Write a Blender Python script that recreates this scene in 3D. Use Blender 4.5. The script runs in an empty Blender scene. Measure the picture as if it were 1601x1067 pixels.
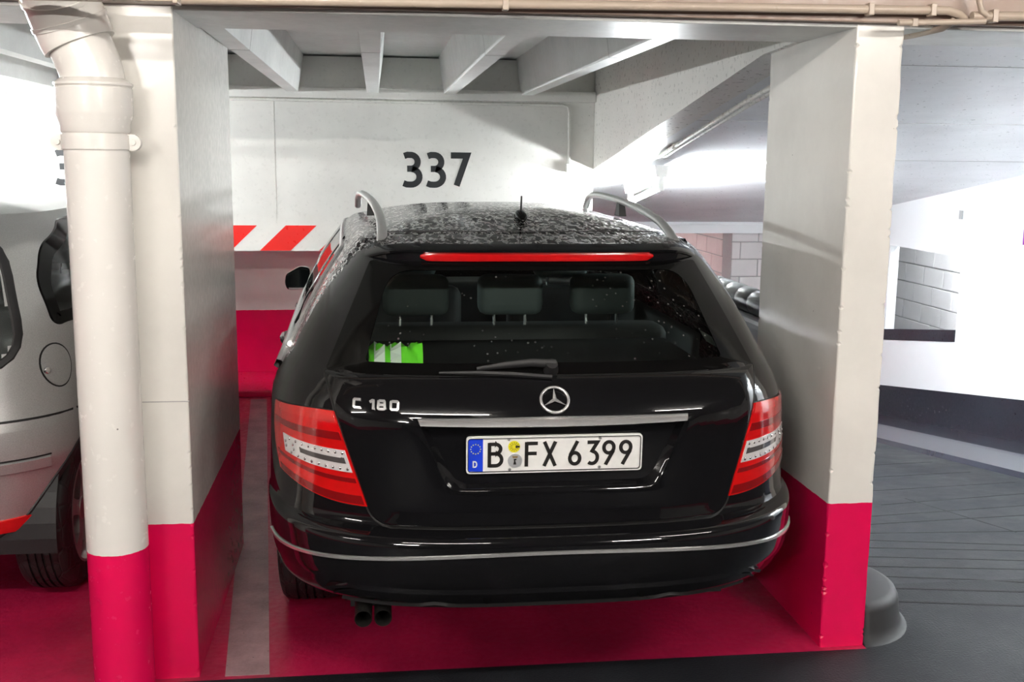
import bpy, bmesh, math, random
from math import sin, cos, pi, radians as RAD
from mathutils import Vector, Matrix, noise
random.seed(7)
scn = bpy.context.scene
C = scn.collection

# ------------------------------------------------------------------ camera, world, exposure
F_PX, YAW, PIT, ROLL, CAM_H = 1689.1, .124924, .166756, .0097895, 1.6489
fw = Vector((sin(YAW)*cos(PIT), cos(YAW)*cos(PIT), -sin(PIT)))
r0_ = Vector((cos(YAW), -sin(YAW), 0)); u0_ = r0_.cross(fw)
rt = r0_*cos(ROLL) + u0_*sin(ROLL); up = u0_*cos(ROLL) - r0_*sin(ROLL)
cd = bpy.data.cameras.new('camera'); cam = bpy.data.objects.new('camera', cd); C.objects.link(cam)
cd.sensor_width = 36; cd.lens = 36*F_PX/1601; cd.clip_start = .02; cd.clip_end = 100
m = Matrix((rt, up, -fw)).transposed().to_4x4(); m.translation = (0, 0, CAM_H); cam.matrix_world = m
scn.camera = cam
w = bpy.data.worlds.new('world'); scn.world = w; w.use_nodes = True
w.node_tree.nodes['Background'].inputs[0].default_value = (.8, .85, .9, 1)
w.node_tree.nodes['Background'].inputs[1].default_value = .05
scn.view_settings.view_transform = 'Standard'; scn.view_settings.look = 'None'
scn.view_settings.gamma = 1; scn.view_settings.use_curve_mapping = False
scn.view_settings.exposure = 2.5
TUBE = dict(soffit=200, ramp=66, bay=75, window=40, far=20, aisle=35, back=105)      # tube emission strengths

# ------------------------------------------------------------------ materials
MATS = {}
def new_mat(name):
    m = bpy.data.materials.new(name); m.use_nodes = True; MATS[name] = m
    nt = m.node_tree; return m, nt, nt.nodes['Principled BSDF']
def N(nt, typ, **kw):
    n = nt.nodes.new(typ)
    for k, v in kw.items():
        if k.startswith('i_'): n.inputs[k[2:].replace('_', ' ')].default_value = v
        else: setattr(n, k, v)
    return n
def coords(nt, kind='Object', scale=None):
    t = N(nt, 'ShaderNodeTexCoord'); out = t.outputs[kind]
    if scale:
        mp = N(nt, 'ShaderNodeMapping'); mp.inputs['Scale'].default_value = scale
        nt.links.new(out, mp.inputs['Vector']); out = mp.outputs['Vector']
    return out
def ramp(nt, fac, stops):
    r = N(nt, 'ShaderNodeValToRGB'); cr = r.color_ramp
    while len(cr.elements) < len(stops): cr.elements.new(.5)
    for e, (p, c) in zip(cr.elements, stops):
        e.position = p; e.color = c if len(c) == 4 else (*c, 1)
    nt.links.new(fac, r.inputs['Fac']); return r.outputs['Color']
def mix(nt, fac, a, b, blend='MIX'):
    n = N(nt, 'ShaderNodeMix', data_type='RGBA', blend_type=blend)
    for sock, v in ((n.inputs[0], fac), (n.inputs[6], a), (n.inputs[7], b)):
        if hasattr(v, 'links'): nt.links.new(v, sock)
        else: sock.default_value = v if not isinstance(v, tuple) or len(v) == 4 else (*v, 1)
    return n.outputs[2]
def bump(nt, bs, height, strength=.2, dist=.01):
    b = N(nt, 'ShaderNodeBump'); b.inputs['Strength'].default_value = strength; b.inputs['Distance'].default_value = dist
    nt.links.new(height, b.inputs['Height']); nt.links.new(b.outputs['Normal'], bs.inputs['Normal']); return b
def simple(name, col, rough=.5, metal=0, coat=0, spec=.5):
    m, nt, bs = new_mat(name)
    bs.inputs['Base Color'].default_value = (*col, 1); bs.inputs['Roughness'].default_value = rough
    bs.inputs['Metallic'].default_value = metal; bs.inputs['Coat Weight'].default_value = coat
    bs.inputs['Coat Roughness'].default_value = .03; bs.inputs['Specular IOR Level'].default_value = spec
    # faint tonal grain so that no surface is perfectly flat
    nz = N(nt, 'ShaderNodeTexNoise', i_Scale=35.0, i_Detail=3.0)
    nt.links.new(coords(nt), nz.inputs['Vector'])
    c = ramp(nt, nz.outputs['Fac'], [(.3, tuple(x*.93 for x in col)), (.7, col)])
    nt.links.new(c, bs.inputs['Base Color'])
    return m
WHITE = (.80, .785, .74); PINK = (.78, .004, .085)
def painted(name, col, rough=.32, stain=.12, low=None, lowz=.515, bumps=.03, scale=1.0):
    """painted concrete: blotches, specks and pits; optional second paint below a height"""
    m, nt, bs = new_mat(name)
    g = N(nt, 'ShaderNodeNewGeometry').outputs['Position']
    n1 = N(nt, 'ShaderNodeTexNoise', i_Scale=2.2*scale, i_Detail=6.0, i_Roughness=.65); nt.links.new(g, n1.inputs['Vector'])
    n2 = N(nt, 'ShaderNodeTexNoise', i_Scale=38.0*scale, i_Detail=4.0); nt.links.new(g, n2.inputs['Vector'])
    v = N(nt, 'ShaderNodeTexVoronoi', i_Scale=9.0*scale); nt.links.new(g, v.inputs['Vector'])
    c0 = ramp(nt, n1.outputs['Fac'], [(.3, tuple(x*(1-stain) for x in col)), (.65, col)])
    if low:
        sx = N(nt, 'ShaderNodeSeparateXYZ'); nt.links.new(g, sx.inputs[0])
        ma = N(nt, 'ShaderNodeMath', operation='MULTIPLY_ADD'); nt.links.new(n2.outputs['Fac'], ma.inputs[0])
        ma.inputs[1].default_value = .006; nt.links.new(sx.outputs['Z'], ma.inputs[2])
        lt = N(nt, 'ShaderNodeMath', operation='LESS_THAN'); nt.links.new(ma.outputs[0], lt.inputs[0]); lt.inputs[1].default_value = lowz+.003
        c1 = ramp(nt, n1.outputs['Fac'], [(.3, tuple(x*(1-stain) for x in low)), (.65, low)])
        c0 = mix(nt, lt.outputs[0], c0, c1)
    sp = ramp(nt, v.outputs['Distance'], [(.012*scale, (.25, .24, .23)), (.03*scale, (1, 1, 1))])
    c0 = mix(nt, 1.0, c0, sp, 'MULTIPLY')
    nt.links.new(c0, bs.inputs['Base Color'])
    rr = ramp(nt, n2.outputs['Fac'], [(.3, (rough*.75,)*3), (.7, (rough*1.3,)*3)]); nt.links.new(rr, bs.inputs['Roughness'])
    bump(nt, bs, n2.outputs['Fac'], bumps, .006)
    return m
painted('wall_paint', WHITE); painted('two_tone', WHITE, low=PINK, rough=.2)
painted('two_tone_pipe', (.82, .80, .76), low=PINK, lowz=.487, rough=.22, stain=.04, bumps=.08)
painted('ceiling_paint', (.78, .79, .77), stain=.18, rough=.4)
painted('soffit_paint', (.84, .85, .87), stain=.12, rough=.35)
painted('cool_white', (.82, .84, .86), stain=.03, rough=.4)
painted('pink_paint', PINK, rough=.35); painted('pink_floor', (.50, .010, .070), rough=.42, stain=.4, bumps=.35)
painted('line_paint', (.42, .27, .29), rough=.5, stain=.45, scale=3.0)
painted('red_paint', (.80, .01, .006), rough=.35, stain=.08)
painted('black_band', (.022, .026, .036), rough=.35, stain=.3)
painted('parapet_paint', (.66, .70, .76), rough=.15, stain=.2)
painted('beam_front', (.36, .26, .21), rough=.4, stain=.15)
painted('conduit_paint', (.50, .41, .33), rough=.35, stain=.1)
painted('conduit_white', (.72, .71, .66), rough=.3, stain=.06)
painted('block_paint', (.74, .72, .72), rough=.5, stain=.1, bumps=.2)
painted('block_shade', (.72, .62, .60), rough=.5, stain=.12, bumps=.2)  # block paint with shade and a pinkish cast put into the colour
simple('joint', (.42, .41, .41), .8); simple('numeral_black', (.018, .02, .022), .5)
def asphalt():
    m, nt, bs = new_mat('asphalt'); g = N(nt, 'ShaderNodeNewGeometry').outputs['Position']
    n1 = N(nt, 'ShaderNodeTexNoise', i_Scale=1.6, i_Detail=8.0, i_Roughness=.7); nt.links.new(g, n1.inputs['Vector'])
    n2 = N(nt, 'ShaderNodeTexNoise', i_Scale=120.0, i_Detail=3.0); nt.links.new(g, n2.inputs['Vector'])
    nt.links.new(ramp(nt, n1.outputs['Fac'], [(.3, (.006, .0068, .0085)), (.7, (.019, .021, .026))]), bs.inputs['Base Color'])
    nt.links.new(ramp(nt, n1.outputs['Fac'], [(.3, (.42,)*3), (.7, (.7,)*3)]), bs.inputs['Roughness'])
    bs.inputs['Specular IOR Level'].default_value = .25
    bump(nt, bs, n2.outputs['Fac'], .5, .004)
asphalt()
painted('concrete_grey', (.30, .30, .30), rough=.6)
simple('groove_black', (.004, .004, .005), .8)
simple('concrete_dark', (.02, .021, .023), .6); simple('kerb_gloss', (.035, .038, .052), .2)
def car_paint():
    m, nt, bs = new_mat('black_paint')
    bs.inputs['Base Color'].default_value = (.0035, .0036, .0042, 1); bs.inputs['Roughness'].default_value = .12; bs.inputs['Specular IOR Level'].default_value = .05
    bs.inputs['Coat Weight'].default_value = .8; bs.inputs['Coat Roughness'].default_value = .015
    n = N(nt, 'ShaderNodeTexNoise', i_Scale=420.0); nt.links.new(coords(nt), n.inputs['Vector'])
    nt.links.new(ramp(nt, n.outputs['Fac'], [(.4, (.003, .003, .0036)), (.75, (.009, .009, .010))]), bs.inputs['Base Color'])
    # same paint, beaded with rain; bead glints put in as lighter grey
    m, nt, bs = new_mat('wet_paint')
    bs.inputs['Base Color'].default_value = (.0035, .0036, .0042, 1); bs.inputs['Roughness'].default_value = .10
    bs.inputs['Coat Weight'].default_value = 1; bs.inputs['Coat Roughness'].default_value = .02
    co = coords(nt, 'Object', (1, .33, 1))
    n1 = N(nt, 'ShaderNodeTexNoise', i_Scale=66.0, i_Detail=1.0, i_Distortion=.8); nt.links.new(co, n1.inputs['Vector'])
    h = ramp(nt, n1.outputs['Fac'], [(.48, (0, 0, 0)), (.52, (.7, .7, .7)), (.62, (1, 1, 1))])
    b = bump(nt, bs, h, .8, .010); nt.links.new(b.outputs['Normal'], bs.inputs['Coat Normal'])
    mk = ramp(nt, n1.outputs['Fac'], [(.50, (0, 0, 0)), (.54, (1, 1, 1))])
    nt.links.new(mix(nt, mk, (.003, .003, .0035), (.10, .10, .10)), bs.inputs['Base Color'])
    nt.links.new(mix(nt, mk, (.12, .12, .12), (1, 1, 1)), bs.inputs['Coat Weight']); bs.inputs['Specular IOR Level'].default_value = .05
    m, nt, bs = new_mat('silver_paint')
    bs.inputs['Metallic'].default_value = .55; bs.inputs['Roughness'].default_value = .32; bs.inputs['Coat Weight'].default_value = .6
    n = N(nt, 'ShaderNodeTexNoise', i_Scale=300.0); nt.links.new(coords(nt), n.inputs['Vector'])
    nt.links.new(ramp(nt, n.outputs['Fac'], [(.3, (.36, .37, .365)), (.7, (.45, .46, .455))]), bs.inputs['Base Color'])
car_paint()
simple('chrome', (.86, .86, .87), .08, 1); simple('bright_metal', (.82, .82, .82), .26, .8); simple('silver_rail', (.66, .67, .66), .33, .85)
simple('mirror_glass', (.10, .12, .12), .05, 1); simple('gloss_black', (.003, .003, .003), .10, 0, 0, .2); simple('matt_black', (.012, .012, .013), .55)
simple('seam_black', (.001, .001, .001), .6); simple('exhaust_metal', (.05, .048, .045), .38, .8)
simple('alloy', (.50, .48, .47), .32, .9); simple('plate_white', (.82, .82, .80), .4); simple('plate_blue', (.006, .045, .62), .4)
simple('plate_black', (.012, .011, .010), .45); simple('sticker_yellow', (.75, .68, .02), .45); simple('seal_silver', (.62, .64, .66), .3, .5)
simple('star_yellow', (.85, .75, .05), .5); simple('crest_brown', (.25, .17, .08), .5)
simple('lens_red', (.60, .003, .003), .16, 0, 1); simple('lens_dark_red', (.22, .002, .003), .14, 0, 1)
simple('lens_mid_red', (.62, .012, .01), .18, 0, 1)
simple('lens_clear', (.85, .83, .83), .2, .3, 1); simple('led_metal', (.85, .85, .86), .12, 1); simple('lens_smoke', (.10, .09, .09), .12, .2, 1)
simple('brake_red', (.50, .004, .005), .18, 0, 1); simple('reflector_red', (.7, .01, .01), .2, 0, 1)
simple('trim_grey', (.80, .86, .82), .6); simple('liner_grey', (.42, .45, .44), .8); simple('seat_cloth', (.035, .037, .038), .7)
simple('headrest_cloth', (.09, .115, .115), .6); simple('vest_green', (.16, .75, .03), .6); simple('vest_white', (.75, .8, .75), .45)
simple('purple_sign', (.22, .02, .26), .5); simple('grey_plate', (.35, .36, .36), .4); simple('rubber_ribbed', (.016, .016, .017), .35)
def tyre_mat():
    m, nt, bs = new_mat('tyre_rubber')
    bs.inputs['Base Color'].default_value = (.013, .013, .014, 1); bs.inputs['Roughness'].default_value = .55
    v = N(nt, 'ShaderNodeTexVoronoi', i_Scale=26.0, feature='DISTANCE_TO_EDGE'); nt.links.new(coords(nt, 'Object', (1, .45, .45)), v.inputs['Vector'])
    bump(nt, bs, ramp(nt, v.outputs['Distance'], [(.0, (0, 0, 0)), (.1, (1, 1, 1))]), .45, .006)
tyre_mat()
def glass(name, tint, refl=1.0, drops=0):
    m = bpy.data.materials.new(name); m.use_nodes = True; MATS[name] = m; nt = m.node_tree
    nt.nodes.remove(nt.nodes['Principled BSDF']); out = nt.nodes['Material Output']
    t = N(nt, 'ShaderNodeBsdfTransparent'); t.inputs[0].default_value = (*tint, 1)
    gl = N(nt, 'ShaderNodeBsdfGlossy'); gl.inputs['Roughness'].default_value = .02
    fr = N(nt, 'ShaderNodeFresnel'); fr.inputs['IOR'].default_value = 1.5
    mx = N(nt, 'ShaderNodeMixShader'); nt.links.new(fr.outputs[0], mx.inputs[0]); nt.links.new(t.outputs[0], mx.inputs[1]); nt.links.new(gl.outputs[0], mx.inputs[2])
    last = mx.outputs[0]
    if drops:
        v = N(nt, 'ShaderNodeTexVoronoi', i_Scale=float(drops)); v.inputs['Randomness'].default_value = 1; nt.links.new(coords(nt), v.inputs['Vector'])
        n = N(nt, 'ShaderNodeTexNoise', i_Scale=5.0); nt.links.new(coords(nt), n.inputs['Vector'])
        dots = ramp(nt, v.outputs['Distance'], [(.10, (1, 1, 1)), (.16, (0, 0, 0))])
        area = ramp(nt, n.outputs['Fac'], [(.5, (0, 0, 0)), (.6, (1, 1, 1))])
        f = mix(nt, 1.0, dots, area, 'MULTIPLY')
        d = N(nt, 'ShaderNodeBsdfGlossy'); d.inputs['Roughness'].default_value = .25; d.inputs['Color'].default_value = (.8, .85, .85, 1)
        m2 = N(nt, 'ShaderNodeMixShader'); nt.links.new(f, m2.inputs[0]); nt.links.new(last, m2.inputs[1]); nt.links.new(d.outputs[0], m2.inputs[2]); last = m2.outputs[0]
    nt.links.new(last, out.inputs['Surface'])
glass('rear_glass', (.84, .91, .87), drops=42); glass('side_glass', (.80, .88, .85), drops=50); glass('clear_glass', (.88, .94, .92))
def tube_light(name, strength):
    m = bpy.data.materials.new(name); m.use_nodes = True; MATS[name] = m; nt = m.node_tree
    nt.nodes.remove(nt.nodes['Principled BSDF']); e = N(nt, 'ShaderNodeEmission')
    e.inputs[0].default_value = (1, .94, .87, 1) if name in ('tube_aisle', 'tube_back') else (.93, .98, 1, 1); e.inputs[1].default_value = strength
    nt.links.new(e.outputs[0], nt.nodes['Material Output'].inputs[0])
for k, v_ in TUBE.items(): tube_light('tube_'+k, v_)

# ------------------------------------------------------------------ mesh helpers
def mesh_obj(name, verts, faces, mat, parent=None, smooth=False, sharp=None):
    me = bpy.data.meshes.new(name); me.from_pydata([tuple(v) for v in verts], [], faces); me.validate()
    bm = bmesh.new(); bm.from_mesh(me); bmesh.ops.recalc_face_normals(bm, faces=bm.faces)
    if smooth:
        for f in bm.faces: f.smooth = True
        if sharp:
            for e in bm.edges:
                if len(e.link_faces) == 2 and e.calc_face_angle(0) > sharp: e.smooth = False
    bm.to_mesh(me); bm.free()
    me.materials.append(MATS[mat]); o = bpy.data.objects.new(name, me); C.objects.link(o)
    if parent: o.parent = parent
    return o
def tag(o, label=None, cat=None, group=None, kind=None):
    if label: o['label'] = label
    if cat: o['category'] = cat
    if group: o['group'] = group
    if kind: o['kind'] = kind
    return o
def struct(o, label=None, cat=None):
    o['kind'] = 'structure'; return tag(o, label, cat)
def thing(name, label, cat, loc=(0, 0, 0), rz=0, group=None):
    o = bpy.data.objects.new(name, None); C.objects.link(o); o.location = loc; o.rotation_euler = (0, 0, rz)
    o.empty_display_size = .1; return tag(o, label, cat, group)
BOXF = [(0, 1, 3, 2), (4, 6, 7, 5), (0, 4, 5, 1), (2, 3, 7, 6), (0, 2, 6, 4), (1, 5, 7, 3)]
def boxg(x0, x1, y0, y1, z0, z1): return [(x, y, z) for x in (x0, x1) for y in (y0, y1) for z in (z0, z1)], BOXF
def box(name, b, mat, parent=None, bev=0, seg=2, smooth=False):
    o = mesh_obj(name, *boxg(*b), mat, parent)
    if bev:
        bm = bmesh.new(); bm.from_mesh(o.data)
        bmesh.ops.bevel(bm, geom=bm.edges[:], offset=bev, segments=seg, profile=.6, affect='EDGES')
        if smooth:
            for f in bm.faces: f.smooth = True
        bm.to_mesh(o.data); bm.free()
    return o
def hexa(name, bot, top, mat, parent=None):
    """prism between two quads (same winding)"""
    n = len(bot); f = [tuple(range(n))[::-1], tuple(range(n, 2*n))] + [(i, (i+1) % n, n+(i+1) % n, n+i) for i in range(n)]
    return mesh_obj(name, list(bot)+list(top), f, mat, parent)
def tubeg(path, r, n=10, cap=True, flat=None):
    """round (or flattened: flat=(side,up) radii) tube along a path; r may be a list"""
    P = [Vector(p) for p in path]; V = []; Fc = []
    s = None
    for i, p in enumerate(P):
        t = (P[min(i+1, len(P)-1)] - P[max(i-1, 0)]).normalized()
        if s is None: s = t.cross(Vector((0, 0, 1)) if abs(t.z) < .95 else Vector((0, 1, 0)))
        else: s = s-t*s.dot(t)
        s.normalize(); u = s.cross(t).normalized()
        ri = r[i] if isinstance(r, (list, tuple)) else r
        a_, b_ = (ri, ri) if not flat else (flat[0]*ri, flat[1]*ri)
        for k in range(n):
            a = 2*pi*k/n; V.append(p + s*cos(a)*a_ + u*sin(a)*b_)
    for i in range(len(P)-1):
        for k in range(n):
            Fc.append((i*n+k, i*n+(k+1) % n, (i+1)*n+(k+1) % n, (i+1)*n+k))
    if cap: Fc += [tuple(range(n))[::-1], tuple((len(P)-1)*n+k for k in range(n))]
    return V, Fc
def tube(name, path, r, mat, parent=None, n=10, cap=True, flat=None):
    return mesh_obj(name, *tubeg(path, r, n, cap, flat), mat, parent, True, RAD(50))
def join_g(*gs):
    V = []; Fc = []
    for v, f in gs:
        o = len(V); V += list(v); Fc += [tuple(i+o for i in q) for q in f]
    return V, Fc
def latheg(prof, origin, axis='x', n=40, close=False):
    """prof: list of (radius, offset along axis)"""
    V = []; Fc = []; ox, oy, oz = origin; k_ = len(prof)
    for i in range(n):
        a = 2*pi*i/n
        for r, d in prof:
            p, q = r*cos(a), r*sin(a)
            V.append({'x': (ox+d, oy+p, oz+q), 'y': (ox+p, oy+d, oz+q), 'z': (ox+p, oy+q, oz+d)}[axis])
    for i in range(n):
        j = (i+1) % n
        for k in range(k_-1 + (1 if close else 0)):
            l = (k+1) % k_; Fc.append((i*k_+k, j*k_+k, j*k_+l, i*k_+l))
    if not close:
        Fc += [tuple(i*k_ for i in range(n)), tuple(i*k_+k_-1 for i in range(n))[::-1]]
    return V, Fc
def lathe(name, prof, origin, mat, parent=None, axis='x', n=40, close=False, sharp=RAD(35)):
    return mesh_obj(name, *latheg(prof, origin, axis, n, close), mat, parent, True, sharp)
def arc(cx, cy, rx, ry, a0, a1, n=12):
    return [(cx+rx*cos(RAD(a0+(a1-a0)*i/n)), cy+ry*sin(RAD(a0+(a1-a0)*i/n))) for i in range(n+1)]
def strokeg(paths, width, thick, fmap):
    """flat stroked lettering; fmap(a, b, d) -> 3-D point, d is the height above the surface"""
    V = []; Fc = []
    for pts in paths:
        pts = [Vector(p) for p in pts]; n = len(pts); o = len(V)
        for i, p in enumerate(pts):
            d0 = (pts[i]-pts[i-1]).normalized() if i else None
            d1 = (pts[i+1]-pts[i]).normalized() if i < n-1 else None
            d0 = d0 or d1; d1 = d1 or d0
            t = (d0+d1); t = t.normalized() if t.length > 1e-6 else d0
            nn = Vector((-t.y, t.x)); k = 1/max(.5, nn.dot(Vector((-d0.y, d0.x))))
            for s in (1, -1):
                q = p + nn*(s*k*width/2)
                V.append(fmap(q.x, q.y, thick)); V.append(fmap(q.x, q.y, 0))
        for i in range(n-1):
            a = o+4*i; b = a+4
            Fc += [(a, a+2, b+2, b), (a, b, b+1, a+1), (a+2, a+3, b+3, b+2)]
        Fc += [(o, o+1, o+3, o+2), (o+4*(n-1), o+4*(n-1)+2, o+4*(n-1)+3, o+4*(n-1)+1)]
    return V, Fc
GLY = {  # hand-drawn lettering in a cell of height 1
 'w3': [[(.03, .915), (.14, .95)]+arc(.25, .735, .24, .215, 95, -82)+[(.13, .52)], arc(.26, .27, .29, .245, 84, -95)+[(.12, .03), (.0, .07)]],
 'w7': [[(.0, .945), (.56, .945), (.20, 0)]],
 'w8': [arc(.3, .74, .22, .2, 90, 450, 20), arc(.3, .27, .26, .23, 90, 450, 20)],
 'B': [[(.06, 0), (.06, 1)], [(.06, .94), (.26, .94)]+arc(.26, .745, .20, .195, 90, -90)+[(.06, .55)], [(.06, .55), (.28, .55)]+arc(.28, .305, .22, .245, 90, -90)+[(.06, .06)]],
 'F': [[(.06, 0), (.06, 1)], [(.06, .94), (.50, .94)], [(.06, .53), (.46, .53)]],
 'X': [[(.03, 0), (.47, 1)], [(.47, 0), (.03, 1)]],
 '6': [[(.36, 1), (.09, .45)]+arc(.26, .29, .20, .23, 150, 510, 22)],
 '9': [[(.14, 0), (.43, .55)]+arc(.26, .71, .20, .23, -30, 330, 22)],
 '3': [[(.05, .94), (.45, .94), (.24, .58)]+arc(.245, .31, .215, .25, 80, -130, 14)],
 'C': [[(.62, .9), (.14, .9), (.08, .8), (.08, .2), (.14, .1), (.62, .1)]],
 '1': [[(.0, .72), (.2, .9), (.28, .9)], [(.28, 1), (.28, 0)]],
 '8': [[(.14, .9), (.54, .9), (.58, .82), (.58, .6), (.52, .52), (.16, .52), (.1, .6), (.1, .82), (.14, .9)], [(.16, .52), (.08, .44), (.08, .18), (.14, .1), (.54, .1), (.6, .18), (.6, .44), (.52, .52)]],
 '0': [[(.16, .9), (.56, .9), (.64, .8), (.64, .2), (.56, .1), (.16, .1), (.08, .2), (.08, .8), (.16, .9)]],
 'D': [[(.06, 0), (.06, .94), (.3, .94)]+arc(.3, .5, .26, .44, 80, -80, 8)+[(.06, .06)]],
}
def glyph(name, g, at, h, width, thick, fmap, mat, parent, sx=1.0, slant=0):
    ps = [[(at[0]+(x*sx+slant*y)*h, at[1]+y*h) for x, y in p] for p in GLY[g]]
    return mesh_obj(name, *strokeg(ps, width, thick, fmap), mat, parent)

# ------------------------------------------------------------------ the setting
XR0, XR1 = 1.497, 1.655            # right pillar faces
YP = 3.335                         # line of the pillar fronts
ZB = 2.066                         # underside of the front beam
YW, YL = 7.35, 8.2                 # upper back wall, lower back wall
XW = 4.745                         # ramp side wall
def rz_(y): return -.146*max(0, y-3.85)          # ramp floor
def sz_(y): return 2.70-.15*y                    # ramp soffit
XA, XB = -6.5, 7.5                 # hall ends
struct(box('floor', (XA, XB, -10, 3.31, -.2, 0), 'asphalt'))
fb = struct(box('floor_bay', (XA, XR1, 3.31, YL+.2, -.2, 0), 'pink_floor'))
fr_ = struct(hexa('floor_ramp', [(XR1, 3.31, -.3), (XB, 3.31, -.3), (XB, 3.85, -.3), (XR1, 3.85, -.3)], [(XR1, 3.31, 0), (XB, 3.31, 0), (XB, 3.85, 0), (XR1, 3.85, 0)], 'asphalt'))
fr2 = struct(hexa('floor_ramp_slope', [(XR1, 3.85, -.3), (XW+.3, 3.85, -.3), (XW+.3, 14.5, rz_(14.5)-.3), (XR1, 14.5, rz_(14.5)-.3)],
            [(XR1, 3.85, 0), (XW+.3, 3.85, 0), (XW+.3, 14.5, rz_(14.5)), (XR1, 14.5, rz_(14.5))], 'asphalt'))
# painted bay line (worn) and kerb at the back of the bay
box_line = hexa('bay_line', [(-.875, 7.43, .0005), (-.767, 7.43, .0005), (-.36, 3.33, .0005), (-.50, 3.33, .0005)],
     [(-.875, 7.43, .002), (-.767, 7.43, .002), (-.36, 3.33, .002), (-.50, 3.33, .002)], 'line_paint', fb)
struct(box('trim_1', (XA, 1.47, 7.5, YL, 0, .045), 'pink_paint', bev=.01))
# saw-cut drainage grooves that fan across the ramp
GR = [((2.959, 5.981), (3.98, 6.14)), ((2.783, 5.522), (3.98, 5.78)), ((2.45, 5.19), (3.9, 5.43)), ((2.2, 4.975), (3.8, 5.155)), ((2.0, 4.835), (3.7, 4.665)),
      ((1.95, 4.76), (3.6, 4.21)), ((1.85, 4.59), (3.5, 4.15)), ((1.8, 4.415), (3.4, 3.96)), ((1.8, 4.217), (3.3, 3.83)), ((1.85, 4.03), (3.2, 3.61)), ((1.86, 3.835), (3.1, 3.615)), ((1.9, 3.695), (3.0, 3.48)),
      ((2.9, 6.45), (3.95, 6.6)), ((2.9, 6.95), (3.95, 7.1))]
for i, (a, b) in enumerate(GR + [((3.02, 5.694), (3.083, 4.7))]):
    a, b = Vector(a), Vector(b); d = (b-a).normalized(); nn = Vector((-d.y, d.x))*(.0065 if i < len(GR) else .003); V = []; Fc = []; K = 8
    for k in range(K+1):
        p = a.lerp(b, k/K)
        for q in (p-nn, p+nn):
            V += [(q.x, q.y, rz_(q.y)+.0012), (q.x, q.y, rz_(q.y)-.004)]
    for k in range(K):
        o = 4*k; Fc += [(o, o+2, o+6, o+4), (o, o+4, o+5, o+1), (o+2, o+3, o+7, o+6)]
    mesh_obj('groove', V, Fc, 'groove_black', fr2 if min(a.y, b.y) > 3.85 else fr_)
# ramp wall kerb: raised walkway with a glossy sloping face
kz = .10
def kerb_sec(y): z = rz_(y); return [(4.10, y, z-.02), (4.14, y, z+.035), (4.34, y, z+kz-.01), (4.38, y, z+kz), (XW, y, z+kz+.01), (XW, y, z-.05)]
V = []; ys = [3.9+.5*i for i in range(22)]
for y in ys: V += kerb_sec(y)
n_ = 6; Fc = [(i*n_+k, i*n_+(k+1) % n_, (i+1)*n_+(k+1) % n_, (i+1)*n_+k) for i in range(len(ys)-1) for k in range(n_)] + [tuple(range(n_)), tuple((len(ys)-1)*n_+k for k in range(n_))]
struct(mesh_obj('trim_2', V, Fc, 'kerb_gloss'))

# upper back wall block (carries the bay numbers) with the recess below it
wb = struct(box('wall_back', (XA, 1.47, YW, YL+.2, 1.03, 2.30), 'wall_paint'))
struct(box('wall_back_lower', (XA, 1.47, YL, YL+.2, 0, 1.03), 'two_tone'))
fm = lambda a, b, d: (a, YW-d, b)
for i, (x0, x1, s) in enumerate([(-1.33, -1.125, .174), (-.955, -.77, .174), (-.573, -.376, .174), (-.185, .01, .174)]):
    # x0..x1 = lower-edge extent shifted so that the stripe leans right
    a0, a1 = -.776+.39*(i-1), -.574+.39*(i-1)
    q = [(a0, 1.032), (a1, 1.032), (a1+s, 1.20), (a0+s, 1.20)]
    hexa('hazard_stripe', [fm(*p, -.002) for p in q], [fm(*p, .002) for p in q], 'red_paint', wb)
for g, x in (('w3', .167), ('w3', .325), ('w7', .485)):
    glyph('numeral', g, (x+.012, 1.469), .213, .041, .002, fm, 'numeral_black', wb, .92)
for g, x in (('w3', -2.06), ('w3', -1.90), ('w8', -1.74)):
    glyph('numeral', g, (x+.012, 1.469), .205, .041, .002, fm, 'numeral_black', wb, .92)
# shuttering ridges in the wall
for x in (-.665,): box('shutter_ridge', (x-.004, x+.004, YW-.003, YW+.01, 1.21, 2.0), 'wall_paint', wb)
# ledge that caps the conduit run
tg = [(-3.5, YW-.012, 2.03), (1.25, YW-.012, 2.012), (1.285, YW-.012, 2.0), (1.297, YW-.012, 1.965), (1.30, YW-.012, 1.60)]
cw = tube('conduit', tg, .0105, 'conduit_white', None, 8); tag(cw, 'thin white conduit clipped along the numbered back wall', 'conduit')
jb = box('end_box', (1.278, 1.322, YW-.04, YW-.002, 1.565, 1.625), 'conduit_white', cw, .006); cw.location.y = -.001

# ceiling over the bays: slab, ribs, front beam
ce = struct(box('ceiling', (XA, 1.62, 3.78, YL+.2, 2.31, 2.55), 'ceiling_paint'))
rib_x = [-.535+.5*k for k in range(4)] + [-.535-.5*k for k in range(1, 12)]
for x in rib_x:
    if x > -.2: c = {0: -.018, 1: .487, 2: 1.005}[round((x+.035)/.5)]
    else: c = x
    mesh_obj('rib', [(c-.038, 3.7, ZB+.004), (c+.038, 3.7, ZB+.004), (c+.07, 3.7, 2.312), (c-.07, 3.7, 2.312),
                     (c-.038, YW+.02, ZB+.004), (c+.038, YW+.02, ZB+.004), (c+.07, YW+.02, 2.312), (c-.07, YW+.02, 2.312)],
             [(0, 1, 2, 3), (7, 6, 5, 4), (0, 4, 5, 1), (1, 5, 6, 2), (2, 6, 7, 3), (3, 7, 4, 0)], 'ceiling_paint', ce)
    for y in (4.55,):
        jq = lambda yy: [(c-.0385, yy, ZB+.003), (c+.0385, yy, ZB+.003), (c+.0705, yy, 2.312), (c-.0705, yy, 2.312)]
        hexa('rib_joint', jq(y-.0015), jq(y+.0015), 'joint', ce)
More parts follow.
